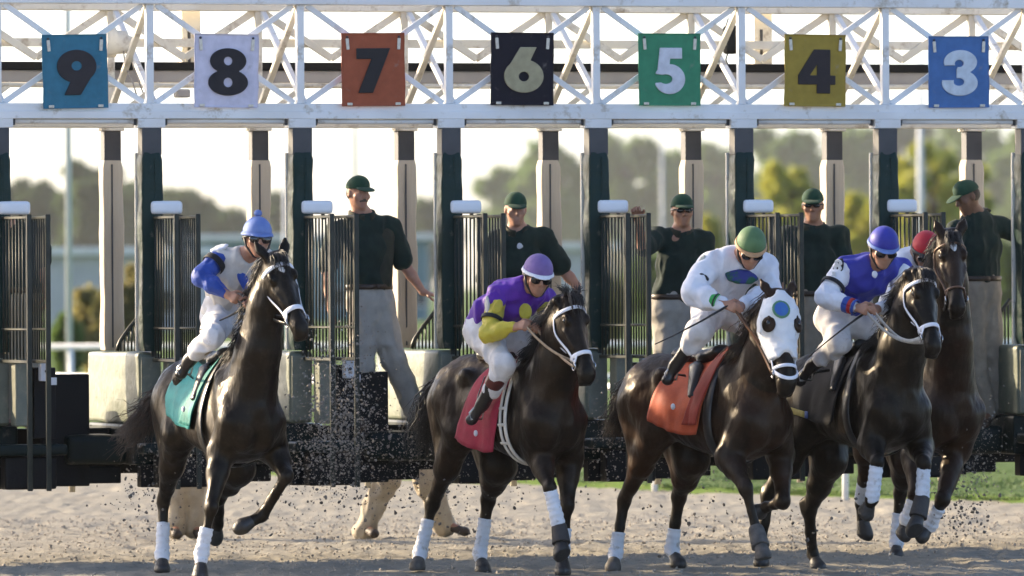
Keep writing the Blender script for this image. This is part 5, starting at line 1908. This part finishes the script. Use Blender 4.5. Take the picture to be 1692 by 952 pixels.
def add_helmet(c, m, band=None, pom=False, peak=True):
    P, M, f, u, r = c['P'], c['M'], c['f'], c['u'], c['r']
    fd = Field(.008)
    fd.ell(P(-.008, .046, 0), (.104, .122, .116), M, .01)
    fd.cut(P(0, .018, 0), -(u * .97 + f * -.10))
    fd.ell(P(-.012, .015, 0), (.079, .100, .088), M, .004, sub=True)
    link("helmet", fd.mesh("helmet", m, smooth=2), c['root'])
    if peak:
        fp = Field(.006); fp.ell(P(.088, .026, 0), (.072, .050, .009), np.stack([r, unit(f - u * .35), unit(u + f * .35)]), .01); fp.cut(P(.06, 0, 0), -f)
        link("helmet_peak", fp.mesh("helmet_peak", band or m), c['root'])
    if band:
        pts = [P(-.008 + .119 * math.cos(t), .036 - .012 * math.cos(t), .1015 * math.sin(t)) for t in np.linspace(0, 2 * math.pi, 33)]
        link("helmet_band", tubes_mesh("helmet_band", [(pts, .012, 8, ([p - c['J']['head'] for p in pts], .008))], band), c['root'])
    if pom:
        fb = Field(.007); fb.ell(P(-.01, .172, 0), (.030, .030, .026), None, .01); link("pompom", fb.mesh("pompom", m), c['root'])
    cs = [P(.005, .02, .092), P(.02, -.05, .074), P(.045, -.112, .03), P(.05, -.122, 0), P(.045, -.112, -.03), P(.02, -.05, -.074), P(.005, .02, -.092)]
    link("chin_strap", tubes_mesh("chin_strap", [(cs, .008, 6)], M_STRAPB), c['root'])


def jersey_number(c, side, ch, txt):
    pass


def band_on(c, nm, A, B, t, r, w, m):
    A, B = vec(A), vec(B)
    ax = unit(B - A); p = A + (B - A) * t
    s = unit(np.cross(ax, [0, 0, 1.0]) + 1e-6); q = np.cross(ax, s)
    pts = [p + (math.cos(k) * s + math.sin(k) * q) * r for k in np.linspace(0, 2 * math.pi, 25)]
    return link(nm, tubes_mesh(nm, [(pts, w / 2, 8, ([x - p for x in pts], .008))], m), c['root'])


def patch(c, nm, p, n, upv, w, h, m, seed=1, thick=.010, amp=.25):
    """a sewn-on patch with an uneven outline, lying on the cloth"""
    p = vec(p); n = unit(n); uu = unit(vec(upv) - vec(upv).dot(n) * n); rr = np.cross(uu, n)
    fd = Field(.006); M = np.stack([rr, n, uu])
    fd.ell(p, (w, thick, h), M, .01)
    rg = np.random.default_rng(seed)
    for k in range(7):
        a = k * .9 + rg.uniform(-.3, .3)
        fd.ell(p + rr * w * .75 * math.cos(a) + uu * h * .75 * math.sin(a) - n * .004 * 0, (w * amp, thick, h * amp * 1.1), M, .008)
    return link(nm, fd.mesh(nm, m), c['root'])


# ---------------------------------------------------------------- jockeys
def rider(label, H, hs, K, kit, hat):
    W = lambda q: vec(H.w(q))
    A = {k: (v if isinstance(v, np.ndarray) else H.at(*v) if isinstance(v, tuple) else H.aty(*v)) for k, v in K.items() if k not in ('facev', 'upv')}
    mir = lambda q, y=None: np.array([q[0], -q[1] if y is None else y, q[2]])
    J = dict(A)
    pel, ch, nk = J['pelvis'], J['chest'], J['neck']
    J['waist'] = (pel * .52 + ch * .48) + np.array([-.01, 0, .035])
    for a in ('hip',):
        J['hipR'] = pel + np.array([.03, -.10, -.03]); J['hipL'] = pel + np.array([.03, .10, -.03])
    J['knL'] = J.get('knL', mir(J['knR'])); J['anL'] = J.get('anL', mir(J['anR'])); J['toL'] = J.get('toL', mir(J['toR']))
    fv = K['facev']; uv = K.get('upv', (0, 0, 1))
    JW = {k: W(v) for k, v in J.items()}
    ca, sa = math.sin(R(fv[0])), -math.cos(R(fv[0]))
    face = np.array([ca * math.cos(R(fv[1])), sa * math.cos(R(fv[1])), math.sin(R(fv[1]))])
    JW['face'] = face
    lean = vec(JW['neck']) - vec(JW['chest'])
    JW['up'] = unit(np.array([0, 0, 1.0]) + .25 * unit(lean))
    JW['hands'] = {}
    for s in 'LR':
        fa = unit(JW['wr' + s] - JW['el' + s])
        sgn = 1 if s == 'R' else -1
        left = vec(H.l)
        JW['hands'][s] = (unit(fa * .8 + vec(H.f) * .4), left * sgn + np.array([0, 0, -.5]), np.array([0, 0, 1.0]), 1.05, .95)
    base = H.w((pel[0], pel[1], 0)); base.z = float(JW['pelvis'][2]) - .35
    c = build_person(label, JW, base, kit, "jockeys")
    hat(c)
    # stirrups with leathers
    for s in 'LR':
        an, to = c['J']['an' + s], c['J']['to' + s]
        m_ = an * .45 + to * .55
        dn = np.array([0, 0, -1.0]); sd = vec(H.l)
        pts = [m_ + dn * .045 + sd * .045, m_ + dn * .045 - sd * .045, m_ + dn * .0 - sd * .058, m_ - dn * .055, m_ + sd * .058, m_ + dn * .045 + sd * .045]
        o = link("stirrup", tubes_mesh("stirrup", [(pts, .007, 6)], M_STIR), hs['root'], )
        # stirrup belongs to the saddle: place it in the horse's own space
        inv = Matrix.Rotation(-H.rz, 3, 'Z')
        me = o.data
        co = np.array([(inv @ (Vector(v.co) + Vector(c['base']) - H.O))[:] for v in me.vertices])
        me.vertices.foreach_set("co", co.astype(np.float32).ravel()); me.update()
        hw_ = np.array((inv @ (Vector(m_) + Vector(c['base']) - H.O))[:])
        sgn = 1 if hw_[1] > 0 else -1
        topp = H.body(-.02, sgn * .20, 1.40)
        P_ = [topp, topp * .5 + hw_ * .5 + np.array([0, sgn * .02, 0]), hw_ + np.array([0, 0, .055])]
        link("stirrup_leather", tubes_mesh("stirrup_leather", [(P_, .011, 6, ([(0, 1, 0)] * 3, .006))], M_BLKL), hs['root'])
    hands = []
    for s in 'RL':
        q = JW['wr' + s] + unit(JW['wr' + s] - JW['el' + s]) * .075 - vec(H.O)
        hands.append((q.dot(vec(H.f)), q.dot(vec(H.l)), q[2]))
    return c, hands


def jk(top, legs=M_BREECH, skin_=SK_TAN, **k):
    d = dict(skin=skin_, top=top, legs=legs, top_name='jersey', leg_name='breeches', bulk=.018, sleeve=1.92, leg=.020, leg_end=.62, cuff=.066,
             boot=.62, boot_r=.061, boots=M_RBOOT, hem=.15, top_amp=.013, leg_amp=.011, hs=1.08)
    d.update(k); return d


F_BLUE = fabric("royal_blue_silk", (.030, .075, .34), .5, (.022, .055, .26))
F_SKY = fabric("sky_blue_cap", (.15, .23, .50), .6, (.12, .18, .42))
F_CREAMV = fabric("cream_silk", (.62, .58, .52), .55, (.52, .48, .43))
F_PURPLE = fabric("purple_silk", (.105, .022, .33), .5, (.08, .016, .26))
F_LILAC = fabric("lilac_cap", (.20, .13, .33), .6, (.155, .10, .26))
F_YELLOW = fabric("yellow_silk", (.56, .46, .055), .5, (.46, .37, .045))
F_WHITE = fabric("white_silk", (.76, .76, .80), .5, (.66, .66, .70))
F_GRASS = fabric("green_cap", (.10, .19, .085), .6, (.078, .15, .066))
F_NAVY = fabric("navy_patch", (.028, .035, .19), .6, (.02, .09, .05), contrast=(.46, .54))
F_ROYAL = fabric("blue_purple_silk", (.040, .045, .33), .5, (.03, .034, .26))
F_RED = fabric("red_cap", (.50, .022, .035), .5, (.40, .018, .028))
F_LIME = fabric("lime_band", (.05, .36, .09), .6, (.04, .28, .07))
F_ORBAND = fabric("peach_band", (.50, .30, .16), .6, (.42, .25, .13))
F_REDB = fabric("red_cuff", (.42, .03, .03), .6, (.34, .025, .025))
F_BLACKB = fabric("black_armband", (.015, .015, .018), .6, (.011, .011, .013))

# 1: sky blue cap, cream body, blue sleeves
K1 = dict(pelvis=(372, 525, -.02), chest=(392, 450, .18), neck=(406, 424, .28), head=(425, 396, .38), facev=(14, 2),
          shR=(366, 424, .20), shL=(436, 430, .26), elR=(331, 458, .26), wrR=(376, 487, .46), elL=(448, 492, .38), wrL=(418, 500, .54),
          knR=[350, 556, -.25], anR=[313, 596, -.33], toR=[299, 618, -.37], knL=np.array([.22, .21, 1.62]), anL=np.array([.05, .24, 1.36]), toL=np.array([.15, .25, 1.31]))
c1, h1 = rider("jockey in sky blue pompom cap and cream silks with blue sleeves", H1, HB1, K1,
               jk(F_CREAMV, sleeve_mat=F_BLUE, skin_=SK_TAN, boot_top=M_TOPS, seed=31), lambda c: (add_helmet(c, F_SKY, F_SKY, True), add_shades(c, True)))
reins(HB1, H1, h1, M_BLKL, .03)
J_ = c1['J']
band_on(c1, "armband", J_['shR'], J_['elR'], .36, .082, .05, F_BLACKB)
def arm_patch(c, nm, t, n, w, h, m, seed=1, rr=.075, upv=None, thick=.012, amp=.2, side='R'):
    A, E = c['J']['sh' + side], c['J']['el' + side]
    n = unit(n)
    return patch(c, nm, A + (E - A) * t + n * rr, n, upv if upv is not None else E - A, w, h, m, seed, thick, amp)
arm_patch(c1, "number_patch", -.05, (-.3, -.6, .75), .030, .070, F_WHITE, 3, .070, c1['S'])
patch(c1, "blue_sash", J_['chest'] + np.array([.05, -.13, -.06]), (.2, -1, .1), (-.5, 0, 1), .035, .11, F_BLUE, 4, .016)

# 2: lilac cap, purple body, yellow sleeves
K2 = dict(pelvis=(804, 546, .0), chest=(848, 495, .22), neck=(870, 474, .33), head=(888, 458, .43), facev=(16, -13),
          shR=(824, 488, .24), shL=(900, 494, .28), elR=(806, 552, .30), wrR=(851, 540, .50), elL=(912, 548, .34), wrL=(890, 542, .50),
          knR=[834, 602, -.29], anR=[797, 668, -.33], toR=[779, 694, -.37])
c2, h2 = rider("jockey in lilac cap and purple silks with yellow sleeves", H2, HB2, K2,
               jk(F_PURPLE, sleeve_mat=F_YELLOW, boot_top=M_TOPR, seed=41), lambda c: (add_helmet(c, F_LILAC, F_WHITE), add_shades(c, True)))
reins(HB2, H2, h2, M_TANREIN, .05)
J_ = c2['J']
band_on(c2, "armband", J_['shR'], J_['elR'], .62, .076, .032, F_BLACKB)
arm_patch(c2, "number_patch", .30, (-.8, -.6, .1), .024, .075, F_CREAMV, 3, .072)
arm_patch(c2, "purple_panel", .12, (.0, -1, .25), .070, .075, F_PURPLE, 2, .050, None, .030)
arm_patch(c2, "yellow_spot", .32, (.25, -1, .1), .036, .055, F_YELLOW, 5, .078, None, .012, .12)
patch(c2, "yellow_spot", J_['chest'] + np.array([.085, -.125, -.085]), (.3, -1, 0), (0, 0, 1), .048, .060, F_YELLOW, 6, .014, .15)

# 3: green cap, white silks, dark patch
K3 = dict(pelvis=(1182, 508, .04), chest=(1210, 446, .22), neck=(1226, 424, .33), head=(1240, 412, .45), facev=(6, -30),
          shR=(1170, 436, .22), shL=(1262, 438, .30), elR=(1146, 484, .30), wrR=(1196, 503, .50), elL=(1276, 486, .40), wrL=(1226, 505, .54),
          knR=[1156, 548, -.27], anR=[1116, 604, -.33], toR=[1103, 628, -.37])
c3, h3 = rider("jockey in green cap and white silks with a dark blue and green patch", H3, HB3, K3,
               jk(F_WHITE, skin_=SK_TAN, bulk=.026, sleeve_bulk=.030, boot_r=.063, boot=.92, leg_end=.42, leg=.030, seed=51), lambda c: (add_helmet(c, F_GRASS, F_ORBAND), add_shades(c, True)))
reins(HB3, H3, h3, M_LEATHER, .02)
J_ = c3['J']
pt = patch(c3, "chest_patch", J_['chest'] + np.array([.06, -.165, -.05]), (.1, -1, .1), (.1, 0, 1), .115, .050, F_NAVY, 8, .018, .3)
arm_patch(c3, "number_patch", .15, (-.35, -.8, .4), .030, .068, M_EMB, 3, .080)
arm_patch(c3, "armband", .55, (.35, -1, .25), .042, .020, F_BLACKB, 4, .082, None, .012, .1)
band_on(c3, "wristband", J_['elR'], J_['wrR'], .70, .052, .05, F_LIME)
band_on(c3, "wrist_strap", J_['elR'], J_['wrR'], .74, .055, .012, F_BLACKB)

# 4: royal blue cap and body, white sleeves
K4 = dict(pelvis=(1384, 526, .0), chest=(1426, 460, .20), neck=(1444, 436, .31), head=(1459, 412, .42), facev=(12, -20),
          shR=(1396, 442, .22), shL=(1488, 444, .27), elR=(1364, 492, .28), wrR=(1414, 508, .48), elL=(1490, 505, .36), wrL=(1450, 510, .52),
          knR=[1388, 566, -.27], anR=[1342, 604, -.33], toR=[1322, 630, -.37])
c4, h4 = rider("jockey in royal blue cap and vest with white sleeves, riding the dark brown horse", H4, HB4, K4,
               jk(F_ROYAL, sleeve_mat=F_WHITE, skin_=SK_TAN, sleeve_bulk=.022, boot_r=.063, seed=61), lambda c: (add_helmet(c, F_ROYAL, F_SKY), add_shades(c, True)))
reins(HB4, H4, h4, M_GREYREIN, .10, .014)
J_ = c4['J']
band_on(c4, "armband", J_['shR'], J_['elR'], .62, .088, .034, F_BLACKB)
arm_patch(c4, "number_patch", .22, (-.45, -1, .25), .040, .105, F_BLACKB, 3, .070, None, .014, .1)
for dz, chh in ((.045, '8'), (-.045, '6')):
    o = link("numeral", digit_mesh(chh, .062, .085, .012, fabric("numeral_white", (.76, .76, .76), .7)), c4['root'])
    nn_, ax_ = unit((-.45, -1, .25)), -unit(J_['elR'] - J_['shR'])
    ax_ = unit(ax_ - ax_.dot(nn_) * nn_)
    o.location = Vector(J_['shR'] + (J_['elR'] - J_['shR']) * .22 + ax_ * dz + nn_ * .088)
    rx_ = np.cross(-nn_, ax_) * -1
    o.rotation_euler = Matrix([[rx_[i], -nn_[i], ax_[i]] for i in range(3)]).to_euler()
band_on(c4, "cuff", J_['elR'], J_['wrR'], .72, .056, .045, F_BLUE); band_on(c4, "cuff", J_['elR'], J_['wrR'], .86, .054, .03, F_REDB); band_on(c4, "cuff", J_['elR'], J_['wrR'], .98, .052, .022, F_BLUE)
patch(c4, "cravat", J_['neck'] + np.array([.0, -.105, -.075]), (0, -1, .2), (0, 0, 1), .020, .026, F_WHITE, 7, .012)

# 5: red cap, white silks, mostly hidden
K5 = dict(pelvis=(1490, 505, -.10), chest=(1512, 440, .16), neck=(1520, 424, .27), head=(1530, 418, .40), facev=(6, -24),
          shR=(1490, 432, .18), shL=(1560, 436, .22), elR=(1476, 478, .28), wrR=(1530, 500, .50), elL=(1572, 480, .36), wrL=(1550, 500, .52),
          knR=(1490, 545, .14), anR=(1462, 600, -.14), toR=(1455, 606, .0))
c5, h5 = rider("jockey in red cap and white silks, mostly hidden behind the blue capped rider", H5, HB5, K5,
               jk(F_WHITE, skin_=SK_BROWN, seed=71), lambda c: (add_helmet(c, F_RED, M_STRAPB), add_shades(c, True)))
reins(HB5, H5, h5, M_BLKL, .05)

# whips held by the riders
def whip(pts, label, near):
    base = pts[0]
    o = link("whip", tubes_mesh("whip", [([Vector(p) - Vector(base) for p in pts], [.010, .007, .005, .004, .009, .009][:len(pts)], 6)], M_WHIP), None, base)
    tag(o, label, "whip", "riding whips")
def wp(H, l): return [H.w(H.at(*q)) for q in l]
whip(wp(H1, [(400, 510, .50), (380, 522, .42), (358, 532, .36), (330, 545, .3)]), "thin black whip held by the sky blue capped jockey", 0)
whip(wp(H3, [(1212, 500, .56), (1160, 530, .45), (1110, 556, .35), (1082, 569, .3)]), "thin dark whip held by the green capped jockey over the orange cloth", 0)
whip(wp(H4, [(1432, 515, .52), (1400, 538, .45), (1368, 563, .38), (1336, 590, .3)]), "black whip held by the jockey in the royal blue cap", 0)
o = None

# ------------------------------------------------------------------ gate crew
def crew(label, K, kit, v=.45, cap=True, shades=False, group="gate crew in the stalls"):
    J = {}
    for k, q in K.items():
        if k in ('face', 'hands'): continue
        J[k] = gat(q[0], q[1], q[2] if len(q) > 2 else v)
    pel = vec(J['pelvis']); ch = vec(J['chest'])
    J.setdefault('waist', pel * .5 + ch * .5)
    d = vec(J['hipR']) - pel if 'hipR' in J else None
    yaw, pit = K['face']
    J['face'] = np.array([math.sin(R(yaw)) * math.cos(R(pit)), -math.cos(R(yaw)) * math.cos(R(pit)), math.sin(R(pit))])
    bd = unit(vec(J['shL']) - vec(J['shR'])); bd[2] = 0
    J.setdefault('hipR', pel - bd * .10); J.setdefault('hipL', pel + bd * .10)
    J['hands'] = K['hands'] if 'hands' in K else {}
    base = np.array([pel[0], pel[1], min(vec(J['anL'])[2], vec(J['anR'])[2]) - .09])
    c = build_person(label, J, base, kit, group)
    if cap: add_cap(c)
    if shades: add_shades(c)
    return c


def ck(legs=M_KHAKI, **k):
    d = dict(skin=SK_TAN, top=M_POLO, legs=legs, collar=M_VEST, belt=M_BELT, sleeve=.86, bulk=.012, leg=.026, leg_end=.97, cuff=.074, boot=.2, hem=.52, rise=.54, neck_r=.9, sleeve_bulk=.020, leg_amp=.010, top_amp=.011, hs=1.0)
    d.update(k); return d


DN = (0, 0, -1.0)
# A: moustached man leaning out, left stall
A_ = crew("handler with moustache and stone trousers striding off the ledge under the orange board",
          dict(head=(592, 320, .42), neck=(598, 355, .45), chest=(603, 415, .45), pelvis=(612, 500, .45), face=(32, -2),
               shR=(556, 382, .42), shL=(644, 376, .50), elR=(540, 445, .38), wrR=(545, 505, .30), elL=(670, 440, .48), wrL=(699, 483, .42),
               knR=(598, 600, .40), anR=(592, 690, .42), toR=(596, 704, .24), knL=(652, 594, .40), anL=(690, 690, .46), toL=(704, 706, .30),
               hands=dict(R=(DN, (1, 0, 0), (0, -1, 0), .5), L=((.9, -.1, -.22), (0, 0.1, -1), (-.1, -1, 0), .25))),
          ck(M_STONE, skin=SK_FAIR, seed=81, leg=.038))
P = A_['P']
f2 = Field(.005); f2.cone(P(.096, -.048, -.003), P(.080, -.058, -.030), .010, .007, .006); f2.cone(P(.096, -.048, .003), P(.080, -.058, .030), .010, .007, .006)
link("moustache", f2.mesh("moustache", mat("grey_brown_hair", (.10, .075, .055), .7, (.06, .045, .034), 80)), A_['root'])
vf = Field(.010); J_ = A_['J']
vf.cone(J_['waist'] * .8 + J_['pelvis'] * .2 + A_['S'] * .075, J_['chest'] * .3 + J_['shL'] * .7 - A_['u'] * .03, .105, .088, .04, A_['f'], 1.25)
vf.cone(J_['shL'] - A_['S'] * .02 - A_['u'] * .02, J_['shL'] - A_['S'] * .04 + A_['u'] * .03, .075, .05, .03)
vf.cut(J_['chest'] + A_['S'] * .035, -A_['S'])
A_['worn']("vest", vf, M_VEST, 12, .004)
# B
B_ = crew("handler with white undershirt at the neck reaching out behind the lilac capped jockey",
          dict(head=(852, 347, .42), neck=(855, 380, .45), chest=(858, 440, .45), pelvis=(850, 520, .45), face=(8, -4),
               shR=(814, 398, .45), shL=(898, 394, .47), elR=(800, 468, .42), wrR=(815, 525, .32), elL=(930, 446, .44), wrL=(962, 482, .36),
               knR=(832, 620, .40), anR=(826, 695, .44), toR=(822, 708, .28), knL=(872, 620, .42), anL=(876, 695, .46), toL=(882, 708, .30),
               hands=dict(R=(DN, (1, 0, 0), (0, -1, 0), .5), L=((.35, -.2, -.9), (-.3, 1, 0), (-.8, -.6, 0), .3))),
          ck(skin=SK_FAIR, seed=82, tee=M_TEE))
# C
C_ = crew("handler in sunglasses and pale trousers, one hand up on the door top",
          dict(head=(1127, 350, .46), neck=(1126, 383, .48), chest=(1122, 440, .48), pelvis=(1112, 512, .48), face=(10, 2),
               shR=(1086, 394, .46), shL=(1162, 396, .50), elR=(1062, 408, .26), wrR=(1054, 362, -.10), elL=(1168, 470, .46), wrL=(1152, 520, .34),
               knR=(1100, 606, .44), anR=(1094, 695, .46), toR=(1090, 708, .30), knL=(1138, 606, .44), anL=(1142, 695, .48), toL=(1148, 708, .32),
               hands=dict(R=((-.2, -.5, .8), (0, -1, -.4), (.9, 0, 0), .8), L=(DN, (-1, 0, 0), (0, -1, 0), .5))),
          ck(M_STONE, skin=SK_TAN, seed=83), shades=True)
# D
D_ = crew("handler in sunglasses facing the camera squarely under the mustard board",
          dict(head=(1343, 341, .46), neck=(1343, 374, .48), chest=(1344, 432, .48), pelvis=(1346, 508, .48), face=(-4, 0),
               shR=(1304, 390, .48), shL=(1386, 391, .48), elR=(1288, 465, .46), wrR=(1300, 530, .38), elL=(1400, 465, .46), wrL=(1385, 528, .36),
               knR=(1330, 606, .46), anR=(1326, 695, .48), toR=(1324, 708, .32), knL=(1366, 606, .46), anL=(1370, 695, .48), toL=(1374, 708, .32),
               hands=dict(R=(DN, (1, 0, 0), (0, -1, 0), .5), L=(DN, (-1, 0, 0), (0, -1, 0), .5))),
          ck(M_TAUPE, skin=SK_TAN, seed=84), shades=True)
# E
E_ = crew("handler in taupe trousers looking down sideways, one arm on the last post",
          dict(head=(1598, 326, .40), neck=(1612, 354, .44), chest=(1618, 410, .44), pelvis=(1618, 482, .44), face=(-62, -22),
               shR=(1578, 380, .36), shL=(1652, 374, .50), elR=(1572, 440, .30), wrR=(1590, 490, .24), elL=(1690, 392, .50), wrL=(1716, 420, .40),
               knR=(1608, 580, .40), anR=(1632, 684, .40), toR=(1626, 702, .22), knL=(1640, 590, .44), anL=(1650, 684, .46), toL=(1662, 702, .32),
               hands=dict(R=(DN, (1, 0, 0), (0, -1, 0), .5), L=((.8, -.2, .3), (0, -1, 0), (0, 0, 1), .4))),
          ck(M_TAUPE, skin=SK_BROWN, seed=85, leg=.028, cuff=.066))
# F: only glimpsed through the door bars at the far left
F_ = crew("handler mostly hidden behind the leftmost door bars, bare forearm showing",
          dict(head=(0, 342, .50), neck=(14, 374, .52), chest=(30, 420, .52), pelvis=(32, 505, .52), face=(10, -6),
               shR=(-12, 380, .50), shL=(62, 384, .52), elR=(-20, 450, .48), wrR=(-8, 510, .36), elL=(72, 440, .46), wrL=(76, 482, .30),
               knR=(20, 606, .5), anR=(16, 695, .5), toR=(12, 708, .34), knL=(50, 606, .5), anL=(54, 695, .5), toL=(58, 708, .34),
               hands=dict(R=(DN, (1, 0, 0), (0, -1, 0), .5), L=((.1, -.3, -.9), (-1, 0, 0), (0, -1, 0), .5))),
          ck(skin=SK_FAIR, seed=86))


# helpers standing on the track behind the gate, bent forward so that only their legs show below it
def bent(label, pxs, Y, seed, legs):
    gw_ = lambda q: at(q[0], q[1], Y + (q[2] if len(q) > 2 else 0))
    K = {k: gw_(q) for k, q in pxs.items()}
    J = dict(K)
    J['waist'] = vec(K['pelvis']) * .5 + vec(K['chest']) * .5 + np.array([0, 0, .03])
    S = unit(vec(J['shL']) - vec(J['shR']))
    J['hipL'] = vec(J['pelvis']) + S * .1; J['hipR'] = vec(J['pelvis']) - S * .1
    J['face'] = np.array([.3, -.8, -.4])
    J['hands'] = dict(R=((0, -.3, -1), (1, 0, 0), (0, -1, 0), .5), L=((0, -.3, -1), (-1, 0, 0), (0, -1, 0), .5))
    zf = min(vec(J['toL'])[2], vec(J['toR'])[2])
    base = np.array([vec(J['pelvis'])[0], vec(J['pelvis'])[1], 0.0])
    for k in ('anL', 'anR'):
        q = vec(J[k]); q[2] = gz(q[0], q[1]) + .11; J[k] = q
    for k in ('toL', 'toR'):
        q = vec(J[k]); q[2] = gz(q[0], q[1]) + .045; J[k] = q
    c = build_person(label, J, base, ck(legs, seed=seed, leg=.042, cuff=.085, leg_end=1.06, leg_amp=.016), "crew standing on the track behind the gate")
    add_cap(c)
    return c


bent("helper in khaki trousers striding behind the gate, only the legs visible under it",
     dict(pelvis=(668, 690), chest=(676, 640, .22), neck=(680, 616, .34), head=(684, 606, .42), shR=(650, 626, .28), shL=(708, 626, .28), elR=(646, 670, .2), wrR=(656, 715, .1), elL=(712, 670, .2), wrL=(704, 715, .1),
          knR=(640, 790, -.05), anR=(604, 872, 0), toR=(618, 884, -.18), knL=(708, 800, .05), anL=(732, 872, .15), toL=(768, 878, .05)), 60.4, 91, M_KHAKI)
bent("helper in tan trousers behind the black horse's legs, only the legs visible under the gate",
     dict(pelvis=(306, 692), chest=(306, 640, .22), neck=(306, 616, .34), head=(306, 606, .42), shR=(278, 626, .28), shL=(334, 626, .28), elR=(272, 670, .2), wrR=(280, 715, .1), elL=(340, 670, .2), wrL=(332, 715, .1),
          knR=(296, 795, -.02), anR=(288, 872, 0), toR=(292, 884, -.18), knL=(318, 795, .02), anL=(322, 876, .05), toL=(330, 884, -.1)), 60.6, 92, M_KHAKI)
